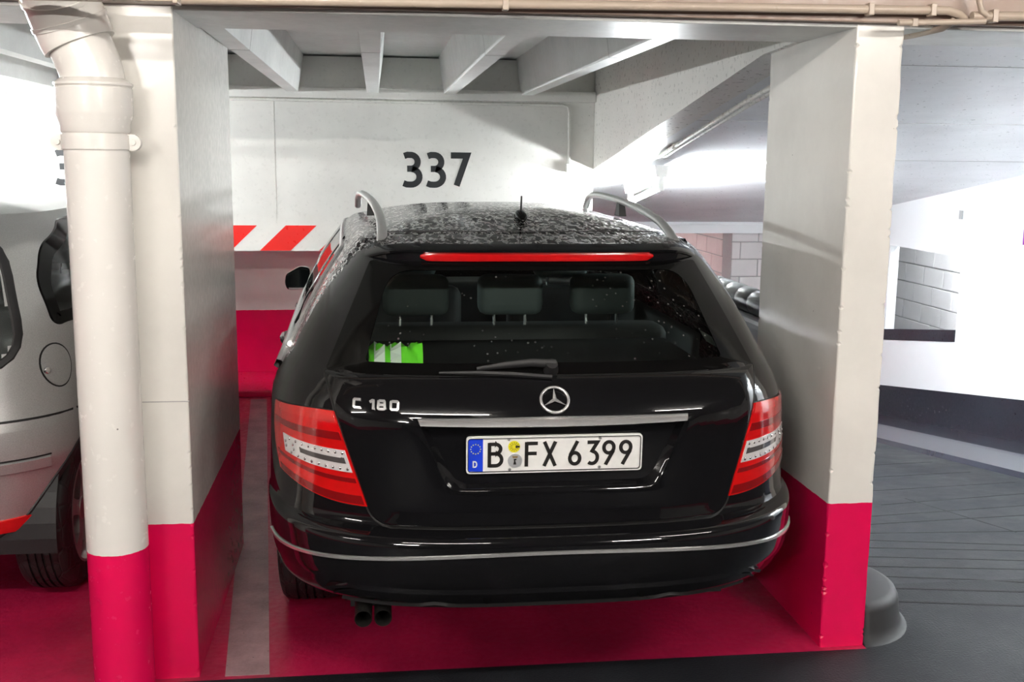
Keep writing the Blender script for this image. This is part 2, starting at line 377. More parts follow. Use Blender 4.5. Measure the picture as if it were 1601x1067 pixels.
box('haunch', (XA, 1.47, YW-.06, YW+.02, 2.03, 2.10), 'wall_paint', ce, .008)
# front beam: dirty painted underside, slightly uneven arris
def rough_prism(name, loop, z0, z1, steps, mat, parent=None, amp=.006, ch=.006, axis='z', seed=1):
    """extrude a polygon with chamfered, chipped corners; loop in the plane across the axis"""
    rnd = random.Random(seed); L = [Vector(p) for p in loop]; n = len(L); V = []; Fc = []
    for s in range(steps+1):
        t = z0+(z1-z0)*s/steps
        for i, p in enumerate(L):
            a = (L[i-1]-p).normalized(); b = (L[(i+1) % n]-p).normalized()
            c = ch + amp*max(0, noise.noise(Vector((t*9, i*7.3+seed, 0)))) + (amp*.8 if rnd.random() < .06 else 0)
            for q in (p+a*c, p+(a+b)*c*.34, p+b*c): V.append({'z': (q.x, q.y, t), 'x': (t, q.x, q.y)}[axis])
    m_ = 3*n
    for s in range(steps):
        for k in range(m_): Fc.append((s*m_+k, s*m_+(k+1) % m_, (s+1)*m_+(k+1) % m_, (s+1)*m_+k))
    Fc += [tuple(range(m_))[::-1], tuple(steps*m_+k for k in range(m_))]
    return mesh_obj(name, V, Fc, mat, parent)
rough_prism('front_beam', [(YP+.004, ZB), (3.785, ZB), (3.785, 2.5), (YP+.004, 2.5)], XA, XB, 400, 'ceiling_paint', ce, .006, .004, 'x', 3)
box('beam_casing', (XA, XB, YP-.035, YP+.003, ZB+.012, 2.5), 'beam_front', ce, .004)
# sloping side beam between bay and ramp
sb = struct(mesh_obj('wall_side_beam', [(x, y, z) for x in (1.472, 1.63) for y, z in ((3.785, 2.066), (4.1, 2.054), (YW, 1.585), (12.2, .88), (12.2, 2.55), (3.785, 2.55))],
     [(0, 1, 2, 3, 4, 5)[::-1], (6, 7, 8, 9, 10, 11)] + [(i, (i+1) % 6, 6+(i+1) % 6, 6+i) for i in range(6)], 'wall_paint'))
# ramp soffit
sf = struct(hexa('ceiling_ramp_slope', [(1.63, 3.785, sz_(3.785)), (XW+.3, 3.785, sz_(3.785)), (XW+.3, 11.3, sz_(11.3)), (1.63, 11.3, sz_(11.3))], [(1.63, 3.785, 2.9), (XW+.3, 3.785, 2.9), (XW+.3, 11.3, 2.9), (1.63, 11.3, 2.9)], 'soffit_paint'))
for y in (4.35, 5.6, 6.9): box('board_joint', (1.64, XW, y-.002, y+.002, sz_(y)-.0015, sz_(y)+.02), 'joint', sf)
# end of the ramp: lintel, block walls
struct(box('wall_ramp_lintel', (1.2, XW+.3, 11.3, 11.6, .884, 1.4), 'cool_white'))
struct(box('trim_3', (1.2, XW+.3, 11.27, 11.3, .965, .98), 'cool_white'))
we = struct(box('wall_ramp_end', (3.85, XW+.3, 11.45, 11.75, -1.4, .884), 'joint'))
rnd = random.Random(5)
def blocks(parent, u0, u1, z0, z1, bw, bh, place, mat, off=0.0, low=None):
    gap = .012; r = 0; z = z0; meshes = {}
    while z < z1-.02:
        h = min(bh, z1-z); u = u0-(bw*.5 if r % 2 else 0)-off
        while u < u1-.02:
            a, b = max(u, u0), min(u+bw, u1)
            if b-a > .03:
                dd = rnd.uniform(-.003, .003)
                mt = low[0] if (low and z+h < low[1]) else mat
                place(parent, a+gap/2, b-gap/2, z+gap/2, z+h-gap/2, dd, mt)
            u += bw
        z += bh; r += 1
def pl_y(y): return lambda p, a, b, c, d, e, mt: box('block', (a, b, y-.012+e, y+.03, c, d), mt, p, .004, 1)
blocks(we, 3.85, XW, .02, .884, .40, .19, pl_y(11.45), 'block_paint', .1, ('pink_paint', .25))
ws = struct(box('wall_ramp_return', (3.862, 4.1, 11.75, 16, -1.8, .884), 'joint'))
def pl_x(x): return lambda p, a, b, c, d, e, mt: box('block', (x-.012+e, x+.03, a, b, c, d), mt, p, .004, 1)
blocks(ws, 11.76, 15.9, .02, .884, .40, .19, pl_x(3.862), 'block_shade')
struct(box('wall_ramp_far', (1.2, 4.1, 16, 16.2, -2, .9), 'wall_paint'))
struct(box('ceiling_ramp_far', (1.2, XW+.3, 11.6, 16.2, .884, 1.2), 'wall_paint'))
struct(box('floor_ramp_far', (1.2, 4.1, 14.5, 16.2, -2, -1.55), 'asphalt'))
struct(box('wall_ramp_inner', (1.475, 1.63, YL, 16, -2, .95), 'two_tone'))
# ramp side wall with a window opening (head level, sill sloping with the ramp)
WY0, WY1, WZT = 8.315, 9.56, .893
def quadwall(name, q, x0, x1, mat, parent=None): return hexa(name, [(x0, y, z) for y, z in q], [(x1, y, z) for y, z in q], mat, parent)
zb_ = lambda y: -.078-.1588*(y-7.303)     # top of the dark skirting band
sl_ = lambda y: .19-.150*(y-8.311)        # bottom of the opening
wr = struct(quadwall('wall_right', [(3.9, zb_(3.9)), (WY0, zb_(WY0)), (WY0, 2.3), (3.9, 2.3)], XW, XW+.09, 'cool_white'))
quadwall('wall_pier', [(WY1, zb_(WY1)), (11.5, zb_(11.5)), (11.5, 2.0), (WY1, 2.0)], XW, XW+.09, 'cool_white', wr)
quadwall('wall_head', [(WY0, WZT), (WY1, WZT), (WY1, 2.0), (WY0, 2.0)], XW, XW+.09, 'cool_white', wr)
quadwall('wall_apron', [(WY0, zb_(WY0)), (WY1, zb_(WY1)), (WY1, sl_(WY1)), (WY0, sl_(WY0))], XW, XW+.09, 'cool_white', wr)
quadwall('skirting', [(3.9, rz_(3.9)-.1), (11.5, rz_(11.5)-.1), (11.5, zb_(11.5)), (3.9, zb_(3.9))], XW-.006, XW+.09, 'black_band', wr)
quadwall('sill', [(WY0-.0, sl_(WY0)-.0), (WY1, sl_(WY1)), (WY1, sl_(WY1)+.10), (WY0, sl_(WY0)+.10)], XW-.012, XW+.12, 'black_band', wr)
struct(box('wall_right_front', (XW+.0, XB, 3.79, 3.9, -.3, 2.3), 'cool_white'))
wo = struct(box('wall_window_back', (5.72, 5.9, 9.0, 12.8, -1.2, 1.6), 'joint'))
blocks(wo, 9.05, 12.6, -.62, 1.3, .40, .2, pl_x(5.72), 'block_paint', .13)
struct(box('wall_window_reveal', (XW+.09, 5.72, 12.5, 12.7, -1.2, 1.6), 'cool_white'))
struct(box('wall_window_side', (XW+.09, 5.72, 7.9, 8.1, -1.2, 1.6), 'cool_white'))
struct(box('floor_window', (XW+.09, 5.9, 7.9, 12.8, -1.25, -1.2), 'asphalt')); struct(box('ceiling_window', (XW+.09, 5.9, 7.9, 12.8, 1.6, 1.7), 'cool_white'))
pl = box('wall_plate', (XW-.012, XW, 8.335, 8.385, 1.2, 1.272), 'grey_plate', None, .003); tag(pl, 'small grey plate screwed to the white ramp wall above the window', 'plate')
pu = box('wall_sign', (XW-.012, XW, 7.02, 7.47, 1.06, 1.30), 'purple_sign', None, .003); tag(pu, 'purple sign on the white ramp wall, cut by the picture edge', 'sign')

# parapet between bay and ramp with a black ribbed rubber guard on top
pp = struct(box('wall_parapet', (1.535, 1.68, 4.095, YL, -.9, 1.0), 'parapet_paint', bev=.03, seg=3))
V, Fc = tubeg([(1.615, 4.10+.008*i, 1.053) for i in range(400)], [.053+.0035*abs(sin(pi*i/20))**.5 for i in range(400)], 14)
rg = mesh_obj('rubber_guard', V, Fc, 'rubber_ribbed', None, True); tag(rg, 'black ribbed rubber guard tube lying along the parapet top', 'guard')

# hall behind and beside the camera
struct(box('wall_front', (XA, XB, -10.2, -10, 0, 2.9), 'concrete_dark')); struct(box('wall_left', (XA-.2, XA, -10, 8.4, 0, 2.9), 'two_tone'))
struct(box('wall_hall_right', (XB, XB+.2, -10, 3.9, 0, 2.9), 'two_tone')); struct(box('ceiling_aisle', (XA, XB, -10, 3.3, 2.62, 2.8), 'concrete_grey'))
struct(box('ceiling_aisle_edge', (XA, XB, 3.3, 3.4, 2.45, 2.8), 'ceiling_paint'))

# ------------------------------------------------------------------ pillars, pipes, conduits
pL = rough_prism('pillar', [(-.90, YP), (-.58, YP), (-.585, 4.56), (-.90, 4.56)], 0, ZB+.01, 260, 'two_tone', None, .007, .004, 'z', 1)
tag(pL, 'white pillar with pink base behind the fat downpipe', 'pillar')
box('casting_joint', (-.80, -.578, YP-.0012, YP+.01, .905, .908), 'joint', pL)
pR = rough_prism('pillar', [(XR0, YP), (XR1, YP), (XR1-.005, 4.09), (XR0, 4.09)], 0, ZB+.01, 260, 'two_tone', None, .010, .005, 'z', 2)
tag(pR, 'white pillar with pink base and chipped edges beside the ramp', 'pillar')
# rounded concrete foot on the ramp side of that pillar
prof = [(0, 0), (.262, 0), (.245, .012), (.235, .04), (.228, .105), (.218, .125), (.195, .135), (.10, .138), (0, .138)]
ft = mesh_obj('pillar_foot', *latheg([(r, d) for r, d in prof[1:-1]], (XR1+.0, 3.62, 0), 'z', 48), 'concrete_dark', None, True, RAD(60))
for v in ft.data.vertices:
    if v.co.x < XR1: v.co.x = XR1+.0005+(v.co.x-XR1)*.001
    v.co.y = 3.62+(v.co.y-3.62)*1.15
tag(ft, 'rounded dark concrete foot at the base of the ramp pillar', 'kerb')

px, py, pr = -.785, YP-.106, .0885
dp = thing('downpipe', 'fat white downpipe with pink base in front of the pillar', 'pipe', (0, 0, 0))
tube('pipe_shaft', [(px, py, .0+.1*i) for i in range(18)]+[(px, py, 1.735)], pr, 'two_tone_pipe', dp, 40)
lathe('pipe_collar', [(.075, -.005), (.0905, -.005), (.094, .0), (.094, .018), (.103, .045), (.104, .055), (.104, .118), (.101, .121), (.106, .126), (.106, .132), (.08, .150), (.07, .150)], (px, py, 1.715), 'two_tone_pipe', dp, 'z', 48)
pth = [Vector((px, py, 1.80)), Vector((px, py, 1.845))]
for i in range(1, 9): pth.append(pth[-1]+Vector((-sin(RAD(22*i/8)), 0, cos(RAD(22*i/8))))*.009)
dv = Vector((-sin(RAD(22)), 0, cos(RAD(22))))
tube('pipe_offset', pth+[pth[-1]+dv*.03*k for k in range(1, 5)], [.086]*14, 'two_tone_pipe', dp, 40)
p0 = pth[-1]+dv*.06
bend = [p0-dv*.02, p0]; fwd = Vector((0, -1, .9)).normalized()
for i in range(1, 10):
    t_ = i/9; bend.append(bend[-1]+(dv*(1-t_)+fwd*t_).normalized()*.024)
bend += [bend[-1]+fwd*.04*k for k in range(1, 4)]
tube('pipe_bend', bend, [.099, .101]+[.101]*4+[.1, .099]+[.098]*7, 'two_tone_pipe', dp, 44)
for k in (3, 6): 
    t_ = (bend[k+1]-bend[k]).normalized(); tube('pipe_ring', [bend[k]-t_*.006, bend[k]+t_*.006], .1045, 'two_tone_pipe', dp, 44)
lathe('pipe_clamp', [(pr+.001, -.020), (pr+.005, -.020), (pr+.005, .020), (pr+.001, .020)], (px, py, 1.685), 'two_tone_pipe', dp, 'z', 40, True)
for s in (-1, 1):
    V, Fc = latheg([(.023, -.013), (.023, .012)], (px+s*(pr+.012), py, 1.685), 'y', 20)
    V2, F2 = boxg(min(px+s*(pr-.004), px+s*(pr+.012)), max(px+s*(pr-.004), px+s*(pr+.012)), py-.012, py+.012, 1.662, 1.708)
    lug = mesh_obj('clamp_lug', *join_g((V, Fc), (V2, F2)), 'two_tone_pipe', dp)
    mesh_obj('bolt', *latheg([(.008, -.021), (.009, -.012)], (px+s*(pr+.014), py, 1.685), 'y', 10), 'two_tone_pipe', lug)

# conduits along the front beam
def cond(label, path, r, mat='conduit_paint', clips=()):
    o = tube('conduit', path, r, mat, None, 12); tag(o, label, 'conduit', None)
    for cp in clips: box('clip', (cp[0]-.009, cp[0]+.009, cp[1]-r*1.25, cp[1]+r*1.3, cp[2]-r*1.35, cp[2]+r*1.35), mat, o, .003)
    return o
zf = lambda x: 2.088+.0125*x
yc1 = YP-.075
c1 = cond('thick beige conduit running along the front of the beam', [(-.60, yc1, zf(-.6)+.004)]+[(x, yc1, zf(x)+.004) for x in (-.55, .3, 1.2, 1.62, 1.75)]+[(1.79, yc1+.006, zf(1.8)-.004), (1.82, yc1+.02, zf(1.8)-.02)], .0135, clips=[(x, yc1, zf(x)+.004) for x in (.38, 1.5, 1.70)])
tr = box('cable_tray', (-1.6, -.505, 2.92, 2.97, 2.034, 2.075), 'conduit_paint', None, .005); tag(tr, 'beige cable tray hung from the ceiling in front of the downpipe bend', 'cable tray')
box('tray_end', (-.507, -.494, 2.915, 2.975, 2.030, 2.08), 'conduit_paint', tr, .003)
for x in (-1.45, -.62): box('hanger', (x-.006, x+.006, 2.94, 2.952, 2.07, 2.62), 'conduit_paint', tr)
cond('slim beige conduit under the thick one by the ramp pillar', [(1.58, yc1-.03, 2.070), (1.66, yc1-.03, 2.072), (1.80, yc1-.03, 2.078), (1.86, yc1-.03, 2.081)], .009, clips=[(1.63, yc1-.03, 2.071)])
cond('pinkish conduit continuing over the ramp entrance', [(1.83, yc1-.004, 2.098), (2.2, yc1-.004, 2.107), (4.5, yc1-.004, 2.16)], .0145, clips=[(1.90, yc1-.004, 2.1)])
cond('curved beige cable loop rising above the ramp entrance', [(1.872, yc1-.02, 2.10), (1.852, yc1-.02, 2.112), (1.842, yc1-.02, 2.14), (1.84, yc1-.02, 2.19)], .009)
cond('beige conduit bent back towards the ramp soffit behind the pillar', [(1.775, yc1, 2.084), (1.76, yc1+.04, 2.066), (1.745, YP+.12, 2.062), (1.725, 3.70, 2.066)], .011)
cond('thin white conduit clipped under the sloping ramp soffit', [(1.70, 3.9, sz_(3.9)-.05), (1.71, 5.0, sz_(5.0)-.03), (1.76, 6.7, sz_(6.7)-.018)], .013, 'conduit_white', clips=[(1.705, 4.9, sz_(4.9)-.03), (1.74, 6.3, sz_(6.3)-.025)])
cond('second white conduit under the sloping ramp soffit', [(1.76, 3.9, sz_(3.9)-.04), (1.77, 5.0, sz_(5.0)-.02), (1.80, 6.7, sz_(6.7)-.018)], .010, 'conduit_white')

# ------------------------------------------------------------------ tube lamps
def lamp(label, a, b, kind, group=None, r=.019, drop=.07):
    a, b = Vector(a), Vector(b); d = (b-a).normalized()
    t = thing('tube_lamp', label, 'lamp', (0, 0, 0), 0, group)
    s = d.cross(Vector((0, 0, 1))).normalized()*.05; u = Vector((0, 0, 1))
    hexa('housing', [a-s*.7+u*drop*.45, a+s*.7+u*drop*.45, b+s*.7+u*drop*.45, b-s*.7+u*drop*.45], [a-s+u*drop, a+s+u*drop, b+s+u*drop, b-s+u*drop], 'plate_white', t)
    tube('tube', [a+d*.03, b-d*.03], r, 'tube_'+kind, t, 12)
    for p in (a, b):
        q = p+d*(.02 if p is a else -.02); box('lamp_holder', (q.x-.018, q.x+.018, q.y-.018, q.y+.018, q.z-.024, q.z+drop*.5), 'plate_white', t, .004)
    return t
lamp('lit tube lamp under the ramp soffit beside the numbered wall', (1.86, 7.0, sz_(7.0)-.17), (1.86, 7.9, sz_(7.9)-.17), 'soffit', None, .019, .14)
lamp('lit tube lamp under the ramp soffit above the ramp wall', (4.25, 4.0, sz_(4.0)-.1), (4.25, 5.2, sz_(5.2)-.1), 'ramp')
lamp('unseen fill lamp added in the low passage beyond the ramp', (2.0, 12.4, .815), (2.0, 13.6, .815), 'far')  # added fill behind the car, brightens the receding block wall
lamp('unseen lit tube lamp behind the ramp wall window', (5.3, 8.6, 1.5), (5.3, 9.8, 1.5), 'window')  # unseen lamp that lights the blocks beyond the opening
lamp('lit tube lamp between the ribs over the silver car', (-2.7, 5.4, 2.0), (-2.7, 6.8, 2.0), 'bay')
for x, l in ((-3.9, 'unseen lit tube lamp on the aisle ceiling above the silver car side'), (-1.0, 'unseen lit tube lamp on the aisle ceiling facing the numbered bay'), (1.9, 'unseen lit tube lamp on the aisle ceiling facing the ramp')):
    lamp(l, (x, 1.1, 2.53), (x+1.45, 1.1, 2.53), 'aisle', 'aisle lamps')  # unseen lamps of the invented hall, placed to light the scene
for x, l in ((-3.2, 'unseen lit tube lamp over the far side of the aisle, silver car end'), (2.2, 'unseen lit tube lamp over the far side of the aisle, ramp end')):
    lamp(l, (x, -2.8, 2.53), (x+1.45, -2.8, 2.53), 'back', 'aisle lamps')  # unseen rear row, added so that light reaches under the bumper
# ------------------------------------------------------------------ car bodies
_SL = {}
def interp(tab, x):
    """monotone cubic through the table"""
    if x <= tab[0][0]: return tab[0][1]
    if x >= tab[-1][0]: return tab[-1][1]
    k = id(tab)
    if k not in _SL:
        d = [(q[1]-p[1])/(q[0]-p[0]) for p, q in zip(tab, tab[1:])]; m_ = [d[0]]
        for a, b in zip(d, d[1:]): m_.append(0 if a*b <= 0 else 2*a*b/(a+b))
        _SL[k] = m_+[d[-1]]
    m_ = _SL[k]
    for i in range(len(tab)-1):
        (a, p), (b, q) = tab[i], tab[i+1]
        if x <= b:
            h = b-a; t = (x-a)/h; return p*(1+2*t)*(1-t)**2+h*m_[i]*t*(1-t)**2+q*t*t*(3-2*t)+h*m_[i+1]*t*t*(t-1)
class Body:
    """shell of level slices: super-elliptic tail and nose joined by the flanks"""
    tk = [(0, 0), (9, 0)]; y0, y1 = .5, 2.4
    def tp(s, y, z):
        t = max(0, min(1, (y-s.y0)/(s.y1-s.y0))); return 1+interp(s.tk, z)*(t*t*(3-2*t)*.5+t*.5)
    def __init__(s, r0, w, cr, nr, f0, cf, nf, zt): s.r0, s.w, s.cr, s.nr, s.f0, s.cf, s.nf, s.zt = r0, w, cr, nr, f0, cf, nf, zt
    def Y(s, x, z):
        w_ = interp(s.w, z); u = min(abs(x)/w_, .9995); n = interp(s.nr, z)
        return interp(s.r0, z)+interp(s.cr, z)*(1-(1-u**n)**(1/n))
    def FY(s, x, z):
        w_ = interp(s.w, z)*s.tp(3, z); u = min(abs(x)/w_, .9995); n = s.nf
        return interp(s.f0, z)-interp(s.cf, z)*(1-(1-u**n)**(1/n))
    def X(s, y, z):
        w_ = interp(s.w, z); a = interp(s.r0, z)+interp(s.cr, z); b = interp(s.f0, z)-interp(s.cf, z); x = w_
        if y < a: t = min(1, (a-y)/interp(s.cr, z)); n = interp(s.nr, z); x = w_*(1-t**n)**(1/n)
        if y > b: t = min(1, (y-b)/interp(s.cf, z)); x = min(x, w_*(1-t**s.nf)**(1/s.nf))
        return x*s.tp(y, z)
    def ring(s, z, nr=44, ns=44, nfr=16):
        w_ = interp(s.w, z); a = interp(s.r0, z); c = interp(s.cr, z); n = interp(s.nr, z); f = interp(s.f0, z); cf = interp(s.cf, z); h = []
        for i in range(nr+1):
            t = pi/2*i/nr; h.append((w_*sin(t)**(2/n), a+c*(1-cos(t)**(2/n))))
        y0, y1 = a+c, f-cf
        h += [(w_, y0+(y1-y0)*i/ns) for i in range(1, ns)]
        for i in range(nfr+1):
            t = pi/2*i/nfr; h.append((w_*cos(t)**(2/s.nf), f-cf*(1-sin(t)**(2/s.nf))))
        h = [(x*s.tp(y, z), y) for x, y in h]
        return h + [(-x, y) for x, y in h[-2:0:-1]]
    # surface maps: (a, b, d) -> point, d = distance above the surface
    def _off(s, fn, a, b, d):
        p = Vector(fn(a, b))
        if not d: return p
        e = .004; q = (Vector(fn(a+e, b))-Vector(fn(a-e, b))).cross(Vector(fn(a, b+e))-Vector(fn(a, b-e))); q.normalize()
        return p, q
    def rear(s, x, z, d=0):
        f = lambda x, z: (x, s.Y(x, z), z)
        if not d: return Vector(f(x, z))
        p, q = s._off(f, x, z, d); q = -q if q.y > 0 else q
        return p+q*d
    def front(s, x, z, d=0):
        f = lambda x, z: (x, s.FY(x, z), z)
        if not d: return Vector(f(x, z))
        p, q = s._off(f, x, z, d); q = -q if q.y < 0 else q
        return p+q*d
    def side(s, sgn):
        def g(y, z, d=0):
            f = lambda y, z: (sgn*s.X(y, z), y, z)
            if not d: return Vector(f(y, z))
            p, q = s._off(f, y, z, d); q = -q if q.x*sgn < 0 else q
            return p+q*d
        return g
def rquad(cs, rads, ns=14, na=6):
    """closed loop through corners cs rounded with radii rads; equal point count for equal settings"""
    n = len(cs); cs = [Vector(c) for c in cs]; out = []; ent = []
    for i in range(n):
        a = (cs[i-1]-cs[i]).normalized(); b = (cs[(i+1) % n]-cs[i]).normalized(); r = rads[i] if isinstance(rads, (list, tuple)) else rads
        ent.append((cs[i]+a*r, cs[i], cs[i]+b*r))
    for i in range(n):
        p, c, q = ent[i]
        for k in range(na+1): t = k/na; out.append(p*(1-t)**2+c*2*t*(1-t)+q*t*t)
        nx = ent[(i+1) % n][0]
        for k in range(1, ns): out.append(q.lerp(nx, k/ns))
    return out
def inside(p, loop):
    x, y = p; c = False; j = len(loop)-1
    for i in range(len(loop)):
        a, b = loop[i], loop[j]
        if (a[1] > y) != (b[1] > y) and x < (b[0]-a[0])*(y-a[1])/(b[1]-a[1])+a[0]: c = not c
        j = i
    return c
def shrink(loop, d):
    cx = sum(p[0] for p in loop)/len(loop); cy = sum(p[1] for p in loop)/len(loop); out = []
    n = len(loop)
    for i in range(n):
        t = Vector(loop[(i+1) % n])-Vector(loop[i-1]); 
        if t.length < 1e-9: out.append(Vector(loop[i])); continue
        nn = Vector((-t.y, t.x)).normalized(); v = Vector((cx, cy))-Vector(loop[i])
        if nn.dot(v) < 0: nn = -nn
        out.append(Vector(loop[i])+nn*d)
    return out
def discg(loop, fmap, d, rings=8, skirt=None):
    n = len(loop); c = Vector((sum(p[0] for p in loop)/n, sum(p[1] for p in loop)/n)); V = []; Fc = []
    if skirt is not None: V += [fmap(p[0], p[1], skirt) for p in loop]
    for k in range(rings):
        s = 1-k/rings; V += [fmap(*(c+(Vector(p)-c)*s), d) for p in loop]
    V.append(fmap(c.x, c.y, d)); R = rings+(skirt is not None)
    for k in range(R-1):
        for i in range(n): Fc.append((k*n+i, k*n+(i+1) % n, (k+1)*n+(i+1) % n, (k+1)*n+i))
    for i in range(n): Fc.append(((R-1)*n+i, (R-1)*n+(i+1) % n, R*n))
    return V, Fc
def disc(name, loop, fmap, d, mat, parent, rings=8, skirt=None):
    return mesh_obj(name, *discg(loop, fmap, d, rings, skirt), mat, parent, True, RAD(40))
def bandg(loops, fmap):
    """loops: list of (loop, d) with equal counts -> stitched rings"""
    V = []; Fc = []; n = len(loops[0][0])
    for lp, d in loops: V += [fmap(p[0], p[1], d) for p in lp]
    for k in range(len(loops)-1):
        for i in range(n): Fc.append((k*n+i, k*n+(i+1) % n, (k+1)*n+(i+1) % n, (k+1)*n+i))
    return V, Fc
def band(name, loops, fmap, mat, parent, sharp=RAD(40)): return mesh_obj(name, *bandg(loops, fmap), mat, parent, True, sharp)
def lerp_loop(a, b, t): return [Vector(p).lerp(Vector(q), t) for p, q in zip(a, b)]
def ribbon(name, pts, fmap, wd, d, mat, parent, closed=False):
    """thin raised strip along 2-D points on a mapped surface"""
    pts = [Vector(p) for p in pts]; n = len(pts); V = []; Fc = []
    for i, p in enumerate(pts):
        a = pts[i-1] if (i or closed) else p; b = pts[(i+1) % n] if (i < n-1 or closed) else p
        t = (b-a).normalized(); nn = Vector((-t.y, t.x))*wd/2
        for q, dd in ((p+nn, 0), (p+nn*.75, d), (p-nn*.75, d), (p-nn, 0)): V.append(fmap(q.x, q.y, dd-.001 if dd == 0 else dd))
    for i in range(n if closed else n-1):
        j = (i+1) % n
        for k in range(3): Fc.append((4*i+k, 4*j+k, 4*j+k+1, 4*i+k+1))
    return mesh_obj(name, V, Fc, mat, parent, True, RAD(50))
def shell(body, zs, cut):
    """faces of the sliced body; cut(center) -> None drop / key"""
    rings = [[(x, y, z) for x, y in body.ring(z)] for z in zs]; n = len(rings[0]); V = [p for r in rings for p in r]; out = {}
    for k in range(len(zs)-1):
        for i in range(n):
            q = (k*n+i, k*n+(i+1) % n, (k+1)*n+(i+1) % n, (k+1)*n+i)
            c = sum((Vector(V[j]) for j in q), Vector())/4; key = cut(c)
            if key: out.setdefault(key, []).append(q)
    return V, out, n
def sub_mesh(name, V, faces, mat, parent):
    used = sorted({i for f in faces for i in f}); mp = {i: k for k, i in enumerate(used)}
    return mesh_obj(name, [V[i] for i in used], [tuple(mp[i] for i in f) for f in faces], mat, parent, True, RAD(38))
def rbox(name, b, mat, parent, r=.03, seg=3):
    return box(name, b, mat, parent, r, seg, True)
def wheel(car, x, y, R, wd, rimR, sgn, spokes=5, rim='alloy'):
    """x = outer face; sgn = outward direction"""
    x0 = x-sgn*wd; h = wd
    pr = [(rimR-.005, 0), (R*.86, .0), (R-.02, .008), (R-.006, .022)]
    gro = [.30, .44, .56, .70]; pr2 = []
    for g in gro: pr2 += [(R, h*g-.005), (R-.008, h*g-.004), (R-.008, h*g+.004), (R, h*g+.005)]
    prof = pr+pr2+[(R-.006, h-.022), (R-.02, h-.008), (R*.86, h), (rimR-.005, h)]
    t = lathe('tyre', [(r, -sgn*(d)) for r, d in prof], (x, y, R), 'tyre_rubber', car, 'x', 56, True)
    lathe('rim', [(r, -sgn*d) for r, d in [(rimR+.004, .004), (rimR+.006, -.002), (rimR-.004, -.002), (rimR-.014, .012), (rimR-.03, .04), (rimR-.035, h*.9), (rimR+.0, h*.95)]], (x, y, R), rim, t, 'x', 48, True)
    lathe('brake_disc', [(.03, -sgn*.10), (rimR*.74, -sgn*.10), (rimR*.74, -sgn*.12), (.03, -sgn*.12)], (x, y, R), 'exhaust_metal', t, 'x', 32, True)
    for k in range(spokes):
        a = 2*pi*k/spokes+.3; V = []
        for rr, wv, dx in ((.03, .030, .018), (rimR*.55, .026, .008), (rimR-.012, .040, .010)):
            for s2 in (-1, 1):
                for dd in (0, .03):
                    V.append((x-sgn*(dx+dd), y+rr*cos(a)-s2*wv*sin(a), R+rr*sin(a)+s2*wv*cos(a)))
        Fc = []
        for q in (0, 4): Fc += [(q, q+2, q+6, q+4), (q+1, q+5, q+7, q+3), (q, q+4, q+5, q+1), (q+2, q+3, q+7, q+6)]
        Fc += [(0, 1, 3, 2), (8, 10, 11, 9)]
        mesh_obj('spoke', V, Fc, rim, t)
    lathe('hub_cap', [(.045, -sgn*.035), (.045, -sgn*.012), (.035, -sgn*.006), (.006, -sgn*.004)], (x, y, R), rim, t, 'x', 24)
    return t

# ---------------------------------------------------------------- black estate car
EST = Body(
 r0=[(.20, .75), (.27, .50), (.315, .25), (.335, .13), (.348, .07), (.375, .02), (.42, .0), (.428, -.004), (.433, -.028), (.47, -.04), (.53, -.047), (.56, -.046), (.578, -.04), (.588, -.025), (.594, .005), (.60, .028), (.62, .038), (.70, .045), (.80, .047), (.90, .052), (.94, .070), (.98, .104), (1.02, .146), (1.06, .184), (1.18, .289), (1.30, .395), (1.33, .42), (1.36, .445), (1.385, .48)],
 w=[(.20, .76), (.26, .80), (.35, .84), (.43, .86), (.5, .868), (.65, .874), (.8, .872), (.88, .868), (.93, .853), (.97, .832), (1.0, .812), (1.03, .79), (1.1, .755), (1.2, .70), (1.3, .635), (1.34, .605), (1.36, .587), (1.385, .555)],
 cr=[(.2, .6), (.35, .75), (.6, .85), (.9, .95), (.97, .88), (1.03, .75), (1.1, .68), (1.33, .5), (1.385, .48)],
 nr=[(.2, 3.0), (.6, 3.2), (.9, 3.3), (1.03, 3.6), (1.33, 3.8)],
 f0=[(.2, 4.40), (.3, 4.50), (.5, 4.55), (.65, 4.53), (.75, 4.42), (.80, 4.25), (.86, 3.95), (.92, 3.68), (.96, 3.5), (1.0, 3.34), (1.1, 3.15), (1.2, 2.99), (1.3, 2.81), (1.36, 2.69), (1.385, 2.62)],
 cf=[(.2, .6), (.6, .75), (.8, .6), (1.0, .5), (1.385, .4)], nf=2.6, zt=1.385)
EST.tk = [(.3, 0), (.6, .008), (.85, .016), (.93, .025), (1.0, .05), (1.1, .09), (1.385, .105)]
car = thing('estate_car', 'black estate car with wet roof and silver roof rails parked nose-in', 'car', (.5055, 2.9405, 0), .0018)
GL_O = rquad([(-.527, 1.328), (.527, 1.328), (.662, 1.022), (-.662, 1.022)], [.01, .01, .01, .01])
GL_I = rquad([(-.468, 1.304), (.468, 1.304), (.545, 1.052), (-.545, 1.052)], [.075, .075, .012, .012])
TG_O = rquad([(-.664, 1.019), (.664, 1.019), (.525, .603), (-.525, .603)], [.008, .008, .05, .05])
RC_O = rquad([(-.392, .902), (.392, .902), (.305, .706), (-.305, .706)], [.004, .004, .04, .04])
RC_I = rquad([(-.372, .884), (.372, .884), (.288, .722), (-.288, .722)], [.004, .004, .035, .035])
